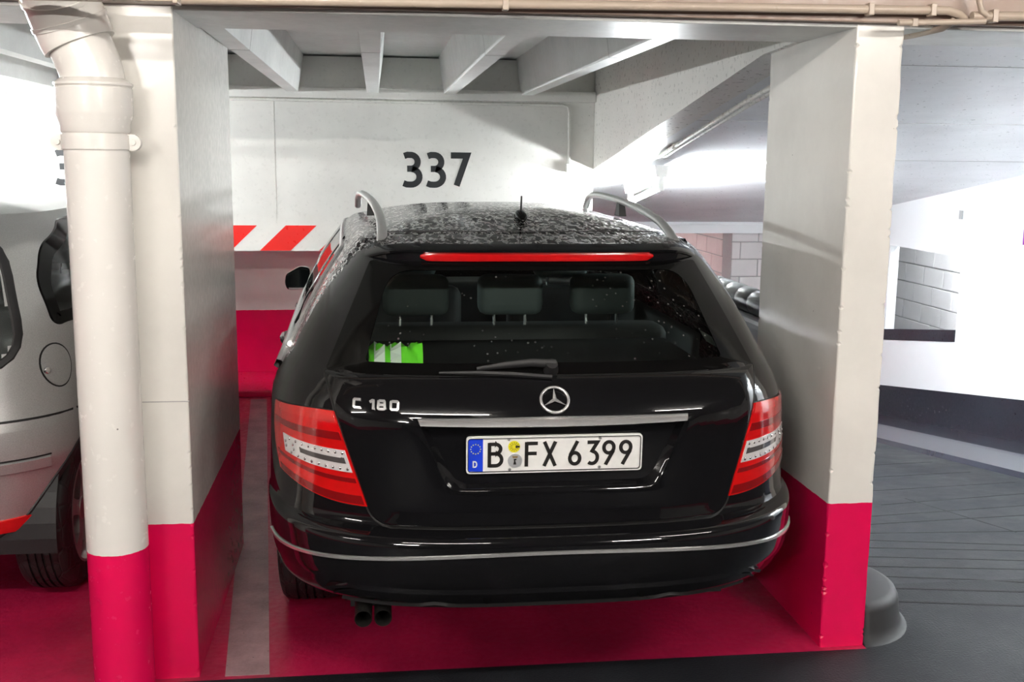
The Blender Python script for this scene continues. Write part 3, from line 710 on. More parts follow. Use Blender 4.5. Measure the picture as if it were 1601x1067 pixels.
# side window openings, (y, z)
DLO = rquad([(.80, .995), (1.02, 1.325), (2.62, 1.352), (3.22, 1.015)], [.03, .05, .12, .03], 20)
PANES = [rquad([(.845, 1.008), (1.035, 1.305), (1.32, 1.318), (1.36, 1.008)], [.02, .03, .015, .015]),
         rquad([(1.42, 1.008), (1.38, 1.318), (2.06, 1.335), (2.10, 1.008)], [.015, .015, .015, .015]),
         rquad([(2.19, 1.008), (2.15, 1.335), (2.60, 1.338), (3.14, 1.02)], [.015, .015, .08, .02])]
WS = rquad([(-.52, 1.345), (.52, 1.345), (.66, 1.015), (-.66, 1.015)], .04)
gi, ti = shrink(GL_O, .012), shrink(TG_O, .012); pi_ = [shrink(p, .004) for p in PANES]; wi = shrink(WS, .01)
AX = [1.056, 3.816]; WR = .316
def cut(c):
    if c.y < .8 and abs(c.x) < .7:
        if inside((c.x, c.z), gi) or inside((c.x, c.z), ti): return None
    if c.z > .99:
        if abs(c.x) > .5 and c.y > .8 and any(inside((c.y, c.z), p) for p in pi_): return None
        if c.y > 2.4 and inside((c.x, c.z), wi) and c.y > EST.FY(c.x, c.z)-.02: return None
    if abs(c.x) > .55:
        for a in AX:
            if (c.y-a)**2+(c.z-WR)**2 < .352**2: return None
    if c.z < .597 and c.y < .72: return 'bumper'
    if (c.y > .60 and c.z > 1.0) or (c.y > .85 and c.z > .80): return 'wet'
    return 'body'
zs = sorted(set([.2+1.185*i/105 for i in range(106)]+[z for z, _ in EST.r0]+[1.022, 1.328]))
V, parts, nring = shell(EST, zs, cut)
bd = sub_mesh('body_shell', V, parts['body'], 'black_paint', car)
sub_mesh('wet_flank', V, parts['wet'], 'wet_paint', bd)
sub_mesh('rear_bumper', V, parts['bumper'], 'black_paint', car)
# underbody
ub = [(x, y, .205) for x, y in EST.ring(.2, 20, 10, 8)]
mesh_obj('underbody', ub, [tuple(range(len(ub)))], 'matt_black', car)
# roof: dome that closes the shell, with a tailgate gap across its rear
top = EST.ring(1.385); yc_, K = 1.55, 26; V = []; Fc = []; n = len(top)
def roofz(s): return 1.385+.082*(1-s**2.3)
for k in range(K):
    s = 1-k/K; V += [(x*s, yc_+(y-yc_)*s, roofz(s)) for x, y in top]
V.append((0, yc_, roofz(0)))
for k in range(K-1):
    for i in range(n): Fc.append((k*n+i, k*n+(i+1) % n, (k+1)*n+(i+1) % n, (k+1)*n+i))
for i in range(n): Fc.append(((K-1)*n+i, (K-1)*n+(i+1) % n, K*n))
mesh_obj('roof', V, Fc, 'wet_paint', car, True)
def roof_at(x, y):
    # level set factor of the dome by bisection along the ray from its centre
    lo, hi = 0.0, 1.2; dx, dy = x, y-yc_
    for _ in range(30):
        s = (lo+hi)/2; ok = False
        if s > 1e-6:
            X_, Y_ = dx/s, dy/s+yc_
            ok = EST.Y(0, 1.385) < Y_ < EST.FY(0, 1.385) and abs(X_) <= EST.X(Y_, 1.385)+1e-6
        if ok: hi = s
        else: lo = s
    return roofz(min(1, hi))
# roof spoiler / top of the tailgate, with the brake lamp let into its rear face
sx_ = [-.545+1.09*i/48 for i in range(49)]; V = []; Fc = []
for x in sx_:
    e = max(0, (abs(x)-.40)/.145); e2 = e*e; yb = EST.Y(x, 1.345); zt = 1.392-.030*e2
    sec = [(yb+.16-.05*e2, roof_at(x, yb+.16-.05*e2)+.002), (yb+.08, zt+.004), (yb+.01, zt-.006), (yb-.030+.022*e2, zt-.018), (yb-.036+.024*e2, zt-.024), (yb-.034+.024*e2, zt-.030),
           (yb-.016+.010*e2, zt-.034), (yb-.013+.008*e2, 1.336), (yb-.010+.006*e2, 1.328), (yb+.02, 1.326)]
    V += [(x, y, z) for y, z in sec]
m_ = 10
for i in range(len(sx_)-1):
    for k in range(m_-1): Fc.append((i*m_+k, i*m_+k+1, (i+1)*m_+k+1, (i+1)*m_+k))
Fc += [tuple(range(m_)), tuple((len(sx_)-1)*m_+k for k in range(m_))]
sp = mesh_obj('tailgate_spoiler', V, [f for i, f in enumerate(Fc) if i >= 48*9 or i % 9 >= 2], 'black_paint', car, True, RAD(30))
mesh_obj('spoiler_top', V, [f for i, f in enumerate(Fc) if i < 48*9 and i % 9 < 2], 'wet_paint', sp, True)
V = []; Fc = []; bx = [-.372+.744*i/40 for i in range(41)]
for x in bx:
    yb = EST.Y(x, 1.345)-.018; t = min(1, (.372-abs(x))/.035); hh = .004+.0105*math.sqrt(max(0, 1-(1-t)**2))
    V += [(x, yb+.02, 1.3475+hh), (x, yb-.002, 1.3475+hh), (x, yb-.006, 1.3475), (x, yb, 1.3475-hh), (x, yb+.02, 1.3475-hh)]
for i in range(40):
    for k in range(4): Fc.append((5*i+k, 5*i+k+1, 5*i+k+6, 5*i+k+5))
Fc += [(0, 1, 2, 3, 4), tuple(200+k for k in range(5))]
mesh_obj('brake_lamp', V, Fc, 'brake_red', sp, True, RAD(40))
ribbon('roof_gap', [(-.51+1.02*i/30, .0) for i in range(31)], lambda a, b, d: Vector((a, EST.Y(a, 1.385)+.155+b, roof_at(a, EST.Y(a, 1.385)+.155+b)+.003+d)), .007, .001, 'seam_black', sp)
# rear window: black printed border, clear pane
band('window_border', [(GL_O, -.004), (GL_O, .002), (lerp_loop(GL_O, GL_I, .5), .0035), (GL_I, .004), (GL_I, .001)], EST.rear, 'gloss_black', car)
gp = disc('rear_window_pane', GL_I, EST.rear, .002, 'rear_glass', car, 6)
# tailgate with plate recess
tg = band('tailgate', [(TG_O, -.012), (TG_O, .002), (shrink(TG_O, .004), .004)] + [(lerp_loop(shrink(TG_O, .004), RC_O, t), .004) for t in (.2, .4, .6, .8, .97)] + [(RC_O, .002), (lerp_loop(RC_O, RC_I, .3), -.006), (RC_I, -.022)], EST.rear, 'black_paint', car)
disc('plate_recess', RC_I, EST.rear, -.022, 'black_paint', tg, 8)
ribbon('shut_line', shrink(TG_O, -.004), EST.rear, .006, .0012, 'seam_black', tg, True)
# chrome grip strip above the plate
V = []; Fc = []; gx = [-.393+.786*i/40 for i in range(41)]
for x in gx:
    p = EST.rear(x, .907, 0); t_ = 1-.25*abs(x/.393)
    for dz, dy in ((.012*t_, .006), (.0125*t_, -.004), (.002, -.018), (-.010*t_, -.026), (-.0135*t_, -.022), (-.013*t_, .012)): V.append((p.x+(.005 if x > 0 else -.005)*(dz/.011), p.y+dy, p.z+dz))
for i in range(40):
    for k in range(5): Fc.append((6*i+k, 6*i+k+1, 6*i+k+7, 6*i+k+6))
Fc += [tuple(range(6)), tuple(240+k for k in range(6))]
mesh_obj('chrome_strip', V, Fc, 'bright_metal', tg, True, RAD(45))
# star emblem
er = .0405; eo = EST.rear(0, .958, .0075)
em = mesh_obj('emblem', *latheg([(er+.0045*cos(2*pi*k/8), .0045*sin(2*pi*k/8)) for k in range(8)], (0, 0, 0), 'y', 40, True), 'bright_metal', tg, True)
em.location = eo; em.rotation_euler = (-math.atan2(EST.Y(0, .985)-EST.Y(0, .925), .06), 0, 0)
V = [(0, -.007, 0)]; Fc = []
for k in range(6):
    a = pi/2+k*pi/3; rr = er-.002 if k % 2 == 0 else er*.155; V.append((rr*cos(a), -(.001 if k % 2 == 0 else .002), rr*sin(a)))
V.append((0, .003, 0))
for k in range(6): Fc += [(0, 1+k, 1+(k+1) % 6), (7, 1+(k+1) % 6, 1+k)]
mesh_obj('star', V, Fc, 'bright_metal', em)
# model lettering
fr = lambda a, b, d: EST.rear(a, b, d+.004)
x_ = -.578
for g, wv in (('C', .048), ('1', .021), ('8', .036), ('0', .036)):
    glyph('badge_letter', g, (x_, .932), .025, .0066, .004, fr, 'bright_metal', tg, 1.45, .04); x_ += wv
# number plate
pt = thing('number_plate', None, None); pt.parent = car; pt.scale = (.985, 1, .985); pt.location = (0, .060, .807); pt.rotation_euler = (RAD(2.5), 0, RAD(-.3))
pm = lambda a, b, d: (a, -d, b)
band('plate_rim', [(rquad([(-.262, .056), (.262, .056), (.262, -.056), (-.262, -.056)], .012), -.008), (rquad([(-.262, .056), (.262, .056), (.262, -.056), (-.262, -.056)], .012), .004), (rquad([(-.257, .051), (.257, .051), (.257, -.051), (-.257, -.051)], .010), .004), (rquad([(-.2565, .0505), (.2565, .0505), (.2565, -.0505), (-.2565, -.0505)], .010), .001)], pm, 'plate_white', pt)
ribbon('rim_line', rquad([(-.257, .051), (.257, .051), (.257, -.051), (-.257, -.051)], .010), lambda a, b, d: pm(a, b, d+.0028), .0025, .002, 'plate_black', pt, True)
disc('plate_field', rquad([(-.257, .051), (.257, .051), (.257, -.051), (-.257, -.051)], .010), pm, .001, 'plate_white', pt, 2)
hexa('euro_band', [pm(*q, .0012) for q in ((-.256, .0485), (-.213, .0505), (-.213, -.0505), (-.256, -.0485))], [pm(*q, .002) for q in ((-.256, .0485), (-.213, .0505), (-.213, -.0505), (-.256, -.0485))], 'plate_blue', pt)
for k in range(12):
    a = 2*pi*k/12; mesh_obj('euro_star', *latheg([(.0018, -.0027), (.0018, -.0018)], (-.2345+.0145*cos(a), 0, .019+.0145*sin(a)), 'y', 6), 'star_yellow', pt)
glyph('country_letter', 'D', (-.2425, -.037), .019, .0038, .0005, lambda a, b, d: pm(a, b, d+.002), 'plate_white', pt, 1.05)
pf = lambda a, b, d: pm(a, b, d+.001)
for g, x in (('B', -.199), ('F', -.089), ('X', -.034), ('6', .040), ('3', .093), ('9', .142), ('9', .193)):
    glyph('plate_character', g, (x, -.0375), .075, .0105, .0015, pf, 'plate_black', pt, 1.1 if g in 'B' else 1.0)
st = mesh_obj('inspection_sticker', *latheg([(.0175, -.0035), (.0175, -.001)], (-.1215, 0, .0245), 'y', 28), 'sticker_yellow', pt)
for k in range(12):
    a = 2*pi*k/12; c0, c1 = (.006, .0145) if k != 0 else (.004, .0165)
    mesh_obj('sticker_tick', *strokeg([[(-.1215+c0*cos(a), .0245+c0*sin(a)), (-.1215+c1*cos(a), .0245+c1*sin(a))]], .0012 if k else .006, .0004, lambda a_, b_, d_: pm(a_, b_, d_+.0035)), 'plate_black', st)
se = mesh_obj('registration_seal', *latheg([(.0215, -.0035), (.0215, -.001)], (-.1185, 0, -.0185), 'y', 28), 'seal_silver', pt)
sm = lambda a_, b_, d_: pm(a_, b_, d_+.0035)
hexa('crest', [sm(*q, 0) for q in ((-.127, -.004), (-.110, -.004), (-.112, -.010), (-.125, -.010))], [sm(*q, .0006) for q in ((-.127, -.004), (-.110, -.004), (-.112, -.010), (-.125, -.010))], 'crest_brown', se)
mesh_obj('bear', *strokeg([[(-.1205, -.0125), (-.1195, -.020), (-.1215, -.030)], [(-.1185, -.021), (-.1165, -.030)], [(-.1195, -.016), (-.1145, -.0135)]], .004, .0006, sm), 'plate_black', se)
for sx, sz in ((-.137, .047), (-.134, -.0455), (.134, .0455), (.134, -.044)):
    mesh_obj('plate_screw', *latheg([(.004, -.0045), (.0055, -.001)], (sx, 0, sz), 'y', 12), 'bright_metal', pt)
# wiper: spindle cap, arm, blade
wa = mesh_obj('wiper', *tubeg([EST.rear(x, z, d) for x, z, d in ((.012, 1.036, .03), (-.06, 1.040, .03), (-.14, 1.037, .024), (-.22, 1.031, .018))], [.011, .010, .008, .005], 8, True, (.6, 1.2)), 'matt_black', car, True, RAD(60))
tube('wiper_blade', [EST.rear(x, z, .010) for x, z in ((.0, 1.012), (-.12, 1.021), (-.22, 1.025), (-.33, 1.025))], [.007, .008, .007, .004], 'matt_black', wa, 6)
tube('wiper_cap', [EST.rear(.0, 1.034, .0), EST.rear(.0, 1.034, .036)], [.024, .017], 'matt_black', wa, 16)
# tail lamps: red lens with dark bands, clear reversing strip and rows of LEDs
for s in (1, -1):
    TI, TO = (.634, .918), (.824, .893); BI, BO = (.541, .650), (.806, .700)
    def tl(u, t):   # u 0 inner .. 1 outer, t 0 top .. 1 bottom
        a = Vector(TI).lerp(Vector(BI), t); b = Vector(TO).lerp(Vector(BO), t)
        p = a.lerp(b, u); p.y -= .010*math.sin(pi*u)*(t-.3)*2; p.x += .012*math.sin(pi*t)*u
        return p
    fmap = lambda a, b, d, s=s: EST.rear(s*a, b, d)
    def strip(name, t0, t1, u0, u1, d, mat, parent, nu=26, nv=3):
        V = [fmap(*tl(u0+(u1-u0)*i/nu, t0+(t1-t0)*j/nv), d) for j in range(nv+1) for i in range(nu+1)]
        Fc = [(j*(nu+1)+i, j*(nu+1)+i+1, (j+1)*(nu+1)+i+1, (j+1)*(nu+1)+i) for j in range(nv) for i in range(nu)]
        o = len(V); edge = [(0, i) for i in range(nu+1)]+[(j, nu) for j in range(1, nv+1)]+[(nv, i) for i in range(nu-1, -1, -1)]+[(j, 0) for j in range(nv-1, 0, -1)]
        idx = [j*(nu+1)+i for j, i in edge]; V += [fmap(*tl(u0+(u1-u0)*i/nu, t0+(t1-t0)*j/nv), -.006) for j, i in edge]
        Fc += [(idx[k], idx[(k+1) % len(idx)], o+(k+1) % len(idx), o+k) for k in range(len(idx))]
        return mesh_obj(name, V, Fc, mat, parent, True, RAD(40))
    L = strip('tail_lamp', 0, 1, 0, 1, .006, 'lens_red', car, 26, 14)
    for t0, t1, mt in ((.0, .10, 'lens_mid_red'), (.21, .30, 'lens_dark_red'), (.70, .755, 'lens_dark_red'), (.885, .985, 'lens_dark_red')):
        strip('lens_band', t0+.005, t1, .02, .97, .0075, mt, L)
    cs = strip('clear_strip', .405, .64, .025, .84, .0085, 'lens_clear', L)
    strip('smoke_insert', .485, .55, .06, .62, .0095, 'lens_smoke', cs, 16, 1)
    strip('silver_insert', .455, .49, .10, .60, .0098, 'lens_clear', cs, 16, 1)
    spots = [(u, .435) for u in [.06+.085*k for k in range(9)]]+[(u, .605) for u in [.06+.085*k for k in range(9)]]+[(.80, .49), (.80, .55), (.70, .49), (.70, .55)]
    for u, t in spots:
        p = fmap(*tl(u, t), .010); q = fmap(*tl(u, t), .013)
        mesh_obj('led', *tubeg([p, p.lerp(q, .6), q], [.0050, .0044, .002], 8), 'led_metal', L, True)
    lo = [tl(i/12, 0) for i in range(13)]+[tl(1, j/8) for j in range(1, 9)]+[tl(i/12, 1) for i in range(11, -1, -1)]+[tl(0, j/8) for j in range(7, 0, -1)]
    ribbon('lamp_gap', lo, fmap, .008, .0015, 'seam_black', L, True)
# bumper: chrome strip, sensors, lower lip, reflectors
bzz = lambda x: .545-.052*(abs(x)/.83)**2.2
ribbon('bumper_chrome', [(-.845+1.69*i/80, bzz(-.845+1.69*i/80)) for i in range(81)], EST.rear, .011, .006, 'bright_metal', car)
for x in (-.20, .26): mesh_obj('parking_sensor', *latheg([(.0115, -.003), (.0125, 0), (.0125, .012)], (x, EST.Y(x, .385)+.001, .385), 'y', 20), 'gloss_black', car)
ribbon('bumper_lip', [(-.66+1.32*i/60, .4265-.03*max(0, (abs(-.66+1.32*i/60)-.56)/.1)**2) for i in range(61)], EST.rear, .014, .014, 'black_paint', car)
ribbon('bumper_groove', [(-.64+1.28*i/60, .412-.03*max(0, (abs(-.64+1.28*i/60)-.55)/.09)**2) for i in range(61)], EST.rear, .008, .008, 'black_paint', car)
ribbon('bumper_skirt', [(-.62+1.24*i/60, .350+.02*math.exp(-((abs(-.62+1.24*i/60)-.35)/.05)**2)) for i in range(61)], EST.rear, .016, .009, 'matt_black', car)
# exhaust tips and silencer
for x in (-.558, -.500):
    mesh_obj('exhaust_tip', *latheg([(.0235, 0), (.025, -.002), (.026, .0), (.026, .16), (.0235, .16)], (x, .085, .312), 'y', 24, True), 'exhaust_metal', car, True, RAD(40))
tube('silencer', [(-.62, .50, .30), (-.40, .50, .30)], [.10, .10], 'exhaust_metal', car, 20, True, (1.6, .8))
box('rear_valance', (-.60, .60, .30, .36, .26, .44), 'matt_black', car)
# roof rails with feet
for s in (1, -1):
    ctl = [(.490, .60, 1.378), (.488, .68, 1.410), (.490, .80, 1.436), (.498, 1.02, 1.457), (.512, 1.3, 1.471), (.528, 1.6, 1.480), (.553, 2.0, 1.484), (.571, 2.3, 1.482), (.585, 2.5, 1.474), (.594, 2.64, 1.452), (.597, 2.72, 1.405)]
    P_ = []
    for (a, b) in zip(ctl, ctl[1:]):
        for k in range(5): t = k/5; P_.append(tuple(a[j]*(1-t)+b[j]*t for j in range(3)))
    P_.append(ctl[-1])
    path = [(s*x, y, z) for x, y, z in P_]
    rl = tube('roof_rail', path, [.018]*len(path), 'silver_rail', car, 12, True, (.95, .8))
    for yy in (1.62,):
        k = min(range(len(P_)), key=lambda i: abs(P_[i][1]-yy)); x, y, z = path[k]
        mesh_obj('rail_foot', [(x-.016, y-.045, z-.065), (x+.016, y-.045, z-.065), (x+.016, y+.045, z-.065), (x-.016, y+.045, z-.065), (x-.011, y-.022, z), (x+.011, y-.022, z), (x+.011, y+.022, z), (x-.011, y+.022, z)], [(3, 2, 1, 0), (4, 5, 6, 7), (0, 1, 5, 4), (1, 2, 6, 5), (2, 3, 7, 6), (3, 0, 4, 7)], 'matt_black', rl)
# aerial on the roof
za = roof_at(0, .86)
af = mesh_obj('aerial', *tubeg([(0, .80, za-.002), (0, .83, za+.012), (0, .87, za+.020), (0, .93, za+.010), (0, .99, za-.004)], [.006, .020, .022, .016, .004], 10, True, (1, .8)), 'gloss_black', car, True)
tube('aerial_rod', [(0, .86, za+.015), (0, .845, za+.085)], [.0045, .003], 'matt_black', af, 8)
# side glass, chrome surround, mirrors, handles
for s in (1, -1):
    sd = EST.side(s)
    for p in PANES: disc('side_window', p, sd, .001, 'side_glass', car, 4)
    for a, b in ((PANES[0], PANES[1]), (PANES[1], PANES[2])):
        y0 = .5*(max(q[0] for q in a)+min(q[0] for q in b)); ribbon('door_post', [(y0+.004-.05*k/6, 1.0+.34*k/6) for k in range(7)], sd, .075, .004, 'gloss_black', car)
    ribbon('chrome_surround', DLO, sd, .013, .008, 'bright_metal', car, True)
    ribbon('chrome_belt', [(3.2-.1*i, 1.0-.0006*i) for i in range(24)]+[(.86, .985), (.80, .975), (.74, .955)], sd, .030, .014, 'bright_metal', car)
    hx = lambda y0, z0: [sd(y0+dy, z0+dz, d) for dy, dz, d in ((-.11, -.004, .0), (-.09, .0, .016), (-.04, .002, .024), (.04, .002, .024), (.09, .0, .016), (.11, -.002, .0))]
    for y0 in (1.62, 2.62): tube('door_handle', hx(y0, .90), [.012, .013, .013, .013, .013, .012], 'black_paint', car, 8)
    mx = s*.93
    mv = [(s*.835, 3.02, .965), (s*.86, 3.0, .985), (s*.89, 2.97, 1.0)]
    O5 = [(.852, .952), (.978, .950), (.992, .985), (.985, 1.035), (.91, 1.078), (.858, 1.070)]; cxm, czm = .92, 1.012; V = []; Fc = []
    for y, k in ((2.882, .97), (2.890, 1.0), (2.93, .99), (2.97, .88), (3.0, .66), (3.012, .35)):
        V += [(s*(cxm+(x-cxm)*k), y, czm+(z-czm)*k) for x, z in rquad(O5, .016, 3, 3)]
    nn_ = len(V)//6; Fc = [(j*nn_+i, j*nn_+(i+1) % nn_, (j+1)*nn_+(i+1) % nn_, (j+1)*nn_+i) for j in range(5) for i in range(nn_)]+[tuple(range(nn_)), tuple(5*nn_+i for i in range(nn_))]
    mr = mesh_obj('door_mirror', V, Fc, 'black_paint', car, True, RAD(40))
    tube('mirror_stalk', mv, [.028, .026, .024], 'black_paint', mr, 8)
    hexa('mirror_glass', [(s*x, 2.8815, z) for x, z in ((.864, .966), (.972, .964), (.978, 1.03), (.908, 1.066), (.866, 1.060))], [(s*x, 2.879, z) for x, z in ((.866, .968), (.970, .966), (.976, 1.028), (.908, 1.064), (.868, 1.058))], 'mirror_glass', mr); ribbon('mirror_trim', [(.862+.012*i, .9585) for i in range(10)], lambda a, b, d: (s*a, 2.881-d, b), .010, .002, 'silver_rail', mr)
    ribbon('arch_lip', [(AX[0]+.352*cos(RAD(a)), WR+.352*sin(RAD(a))) for a in range(-8, 189, 7)], sd, .03, .006, 'black_paint', car)
    ribbon('arch_lip', [(AX[1]+.352*cos(RAD(a)), WR+.352*sin(RAD(a))) for a in range(-8, 189, 7)], sd, .03, .006, 'black_paint', car)
    for a in AX:
        V, Fc = latheg([(.36, 0), (.36, s*.30)], (s*.55, a, WR), 'x', 40); Fc = [f for f in Fc if len(f) == 4 and max(V[i][2] for i in f) > V[0][2]-.02]; Fc += [tuple(range(0, 42, 2))]
        mesh_obj('wheel_housing', V, Fc, 'matt_black', car)
        wheel(car, s*.868, a, WR, .225, .215, s)
disc('windscreen', WS, EST.front, .001, 'clear_glass', car, 5)
# interior
rbox('cargo_floor', (-.62, .62, .30, 1.15, .60, .64), 'matt_black', car)
rbox('cargo_cover', (-.60, .60, .42, 1.10, .955, .97), 'matt_black', car, .005)
rbox('tailgate_lining', (-.56, .56, .205, .27, .66, 1.0), 'matt_black', car, .02)
for s in (1, -1):
    V = []; ny, nz = 8, 8
    for j in range(nz+1):
        for i in range(ny+1):
            y = .33+.62*i/ny; z = .98+.36*j/nz; yy = max(y, EST.Y(.45, z)+.05+.04*i/ny); V.append((s*(EST.X(yy, z)-.035-.075*min(1, i/4)), yy, z))
    Fc = [(j*(ny+1)+i, j*(ny+1)+i+1, (j+1)*(ny+1)+i+1, (j+1)*(ny+1)+i) for j in range(nz) for i in range(ny) if not (i >= 4 and 1 <= j <= 6)]
    mesh_obj('pillar_lining', V, Fc, 'trim_grey', car)
    mesh_obj('door_lining', [(s*.72, 1.1, .3), (s*.72, 3.1, .3), (s*.745, 3.1, .985), (s*.745, 1.1, .985)], [(0, 1, 2, 3)], 'seat_cloth', car)
hl = [(x*.93, 1.55+(y-1.55)*.93, 1.365) for x, y in top]; mesh_obj('headliner', hl, [tuple(range(len(hl)))], 'liner_grey', car)
def headrest(x, y, z, w_, parent):
    h = rbox('headrest', (x-w_/2, x+w_/2, y-.05, y+.05, z, z+.155), 'headrest_cloth', parent, .045, 4)
    for d in (-.06, .06): tube('post', [(x+d, y, z-.06), (x+d, y, z+.02)], .006, 'chrome', h, 6)
rs = rbox('rear_seat', (-.62, .62, 1.10, 1.28, .45, 1.02), 'seat_cloth', car, .06, 4)
for x in (-.36, .0, .36): headrest(x, 1.15, 1.06, .25, rs)
for x in (-.36, .36):
    f_ = rbox('front_seat', (x-.25, x+.25, 2.05, 2.22, .4, 1.06), 'seat_cloth', car, .07, 4); headrest(x, 2.12, 1.10, .26, f_)
rbox('dashboard', (-.66, .66, 2.95, 3.3, .6, .98), 'matt_black', car, .06)
for x in (.0,): mesh_obj('interior_mirror', *boxg(x-.11, x+.11, 2.66, 2.68, 1.24, 1.30), 'matt_black', car)
# hi-vis vest folded behind the rear window
vx = thing('safety_vest', 'folded green safety vest with white stripes behind the rear window', 'vest', (.5055, 2.9405, 0))
V = []; Fc = []; nx, ny = 10, 6
for j in range(ny+1):
    for i in range(nx+1):
        x = -.535+.165*i/nx; y = .285+.13*j/ny; V.append((x, y, 1.0+.075*math.sin(pi*min(1, (j+.6)/ny)*.62)+.012*sin(i*1.7+j)*(j > 0)))
V2 = [(x, y, .972) for x, y, z in V]; o = len(V)
Fc = [(j*(nx+1)+i, j*(nx+1)+i+1, (j+1)*(nx+1)+i+1, (j+1)*(nx+1)+i) for j in range(ny) for i in range(nx)]
ed = [i for i in range(nx+1)]+[(j*(nx+1)+nx) for j in range(1, ny+1)]+[(ny*(nx+1)+i) for i in range(nx-1, -1, -1)]+[(j*(nx+1)) for j in range(ny-1, 0, -1)]
Fc += [(ed[k], ed[(k+1) % len(ed)], ed[(k+1) % len(ed)]+o, ed[k]+o) for k in range(len(ed))]+[tuple(e+o for e in ed)]
mesh_obj('vest_fabric', V+V2, Fc, 'vest_green', vx, True, RAD(50))
for i0 in (1, 4):
    SV = []; 
    for j in range(ny+1):
        for i in (i0, i0+2): q = V[j*(nx+1)+i]; SV.append((q[0], q[1]-.001, q[2]+.003))
    mesh_obj('vest_stripe', SV, [(2*j, 2*j+1, 2*j+3, 2*j+2) for j in range(ny)], 'vest_white', vx)

# ---------------------------------------------------------------- silver hatchback
SIL = Body(
 r0=[(.24, .16), (.30, .08), (.34, .04), (.40, .015), (.50, .0), (.60, -.012), (.70, -.008), (.735, .008), (.80, .025), (.95, .05), (1.1, .09), (1.3, .17), (1.38, .24), (1.43, .34)],
 w=[(.24, .78), (.35, .82), (.5, .845), (.7, .85), (.9, .85), (1.0, .845), (1.1, .832), (1.2, .81), (1.3, .775), (1.38, .72), (1.43, .65)],
 cr=[(.24, .4), (.5, .44), (1.0, .46), (1.3, .5), (1.43, .5)], nr=[(.2, 2.4), (1.0, 2.4), (1.5, 2.3)],
 f0=[(.24, 3.6), (.4, 3.7), (.7, 3.65), (.85, 3.4), (.95, 3.0), (1.05, 2.7), (1.3, 2.35), (1.43, 2.0)], cf=[(.24, .6), (1.43, .4)], nf=2.4, zt=1.43)
sil = thing('hatchback_car', 'silver compact hatchback with round fuel flap in the next bay', 'car', (-1.945, 3.68, 0), 0)
SAX = [.52, 3.05]; SR = .30
RW = rquad([(-.61, 1.375), (.61, 1.375), (.722, .92), (-.722, .92)], [.16, .16, .16, .16])
SW = [rquad([(.335, 1.05), (.36, 1.20), (.46, 1.315), (.74, 1.392), (1.08, 1.40), (1.10, 1.085)], [.03, .05, .06, .06, .03, .03], 8), rquad([(1.16, 1.07), (1.16, 1.40), (1.9, 1.40), (2.4, 1.07)], [.02, .03, .1, .03])]
SWS = rquad([(-.5, 1.40), (.5, 1.40), (.68, 1.06), (-.68, 1.06)], .04)
rwi = shrink(RW, .008); swi = [shrink(p, .008) for p in SW]; swsi = shrink(SWS, .01)
def cut2(c):
    if c.y < .5 and inside((c.x, c.z), rwi): return None
    if abs(c.x) > .45 and any(inside((c.y, c.z), p) for p in swi) and c.y > .15: return None
    if c.y > 1.8 and inside((c.x, c.z), swsi) and c.y > SIL.FY(c.x, c.z)-.02: return None
    if abs(c.x) > .5:
        for a in SAX:
            if (c.y-a)**2+(c.z-SR)**2 < .345**2: return None
    if c.z < .345 and c.y < .62: return 'skirt'
    return 'bumper' if (c.z < .735 and c.y < .62) else 'body'
zs = sorted(set([.24+1.19*i/90 for i in range(91)]+[z for z, _ in SIL.r0]+[.345, .735]))
V, parts, _n = shell(SIL, zs, cut2)
sub_mesh('body_shell', V, parts['body'], 'silver_paint', sil); sub_mesh('rear_bumper', V, parts['bumper'], 'silver_paint', sil); sub_mesh('bumper_skirt', V, parts['skirt'], 'matt_black', sil)
top2 = SIL.ring(1.43); V = []; Fc = []; n = len(top2); K = 12
for k in range(K): s = 1-k/K; V += [(x*s, 1.1+(y-1.1)*s, 1.43+.085*(1-s**2)) for x, y in top2]
V.append((0, 1.1, 1.515))
for k in range(K-1):
    for i in range(n): Fc.append((k*n+i, k*n+(i+1) % n, (k+1)*n+(i+1) % n, (k+1)*n+i))
for i in range(n): Fc.append(((K-1)*n+i, (K-1)*n+(i+1) % n, K*n))
mesh_obj('roof', V, Fc, 'silver_paint', sil, True)
ub = [(x, y, .245) for x, y in SIL.ring(.24, 20, 10, 8)]; mesh_obj('underbody', ub, [tuple(range(len(ub)))], 'matt_black', sil)
disc('rear_window_pane', RW, SIL.rear, .0, 'clear_glass', sil, 5)
band('window_seal', [(shrink(RW, -.02), .0), (shrink(RW, -.014), .006), (shrink(RW, .004), .006), (shrink(RW, .008), .0)], SIL.rear, 'matt_black', sil)
ribbon('bumper_joint', [(-.835+1.67*i/60, .735) for i in range(61)], SIL.rear, .009, .002, 'seam_black', sil)
ribbon('bumper_strip', [(-.78+1.56*i/40, .575) for i in range(41)], SIL.rear, .045, .010, 'silver_paint', sil)
ribbon('bumper_strip_gap', [(-.785+1.57*i/40, .600) for i in range(41)], SIL.rear, .006, .003, 'seam_black', sil)
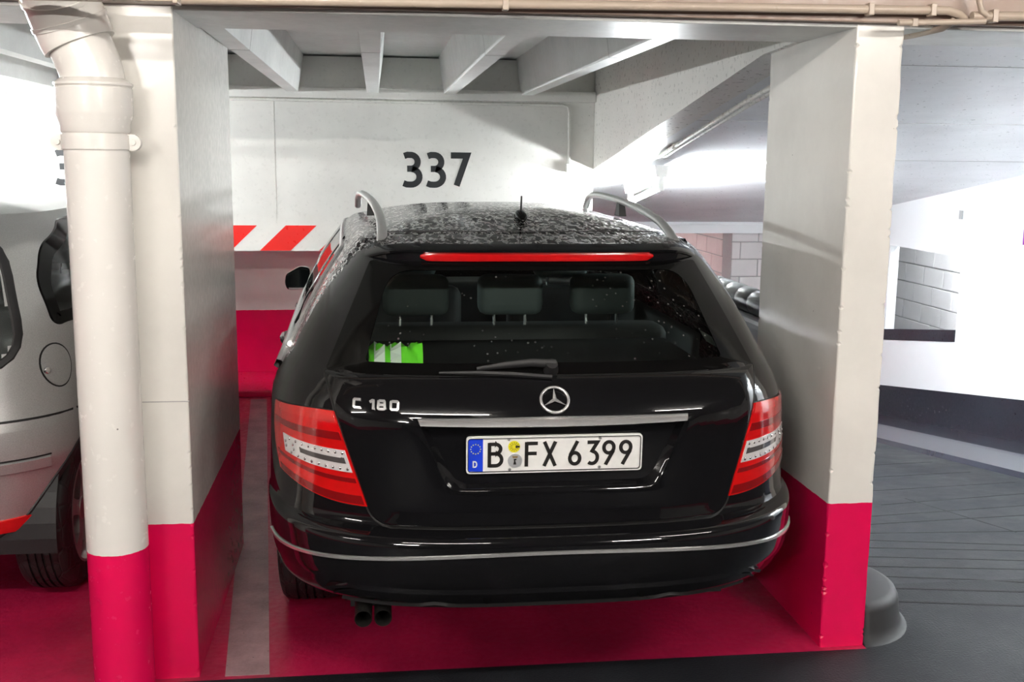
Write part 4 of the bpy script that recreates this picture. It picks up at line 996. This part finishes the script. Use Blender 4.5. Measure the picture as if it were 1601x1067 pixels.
for s in (1, -1):
    sd = SIL.side(s)
    ribbon('bumper_joint', [(.36+.03*i, .735-.002*i) for i in range(3)], sd, .009, .002, 'seam_black', sil)
    for k, p in enumerate(SW):
        disc('side_window', p, sd, .001, 'clear_glass', sil, 4)
        band('window_seal', [(shrink(p, -.008), .0), (shrink(p, -.004), .005), (shrink(p, .035 if k == 0 else .02), .003), (shrink(p, .038 if k == 0 else .023), -.002)], sd, 'gloss_black', sil)
    fc = [(.305+.058*cos(a*pi/16), .905+.078*sin(a*pi/16)) for a in range(32)]
    if s == 1:
        ff = disc('fuel_flap', shrink(fc, .004), sd, .003, 'silver_paint', sil, 4, -.004); ribbon('flap_gap', fc, sd, .006, .001, 'seam_black', ff, True)
        pq = sd(.262, .893, .003); mesh_obj('flap_lock', *tubeg([pq, sd(.262, .893, .010)], [.014, .011], 12), 'chrome', ff, True)
    lr = rquad([(.40, .375), (.73, .390), (.70, .335), (.40, .335)], .012, 8, 4)
    disc('rear_reflector', [(a*s, b) for a, b in lr], SIL.rear, .008, 'reflector_red', sil, 4, -.004)
    ll = rquad([(.60, .97), (.70, 1.0), (.80, .74), (.72, .70)], .02, 8, 4)
    for a in SAX:
        ribbon('arch_lip', [(a+.345*cos(RAD(t)), SR+.345*sin(RAD(t))) for t in range(-6, 187, 8)], sd, .026, .005, 'silver_paint' if a > 1 else 'matt_black', sil)
        V, Fc = latheg([(.352, 0), (.352, s*.30)], (s*.50, a, SR), 'x', 40); Fc = [f for f in Fc if len(f) == 4 and max(V[i][2] for i in f) > V[0][2]-.02]; Fc += [tuple(range(0, 42, 2))]
        mesh_obj('wheel_housing', V, Fc, 'matt_black', sil)
        wheel(sil, s*.815, a, SR, .195, .20, s)
disc('windscreen', SWS, SIL.front, .001, 'clear_glass', sil, 5)
rs2 = rbox('rear_seat', (-.60, .60, .85, 1.03, .4, 1.05), 'seat_cloth', sil, .06, 4)
for x in (-.36, .36):
    headrest(x, .92, 1.10, .26, rs2)
    f_ = rbox('front_seat', (x-.25, x+.25, 1.70, 1.9, .4, 1.08), 'seat_cloth', sil, .07, 4); headrest(x, 1.78, 1.13, .26, f_)
rbox('dashboard', (-.66, .66, 2.5, 2.85, .6, 1.0), 'matt_black', sil, .06)
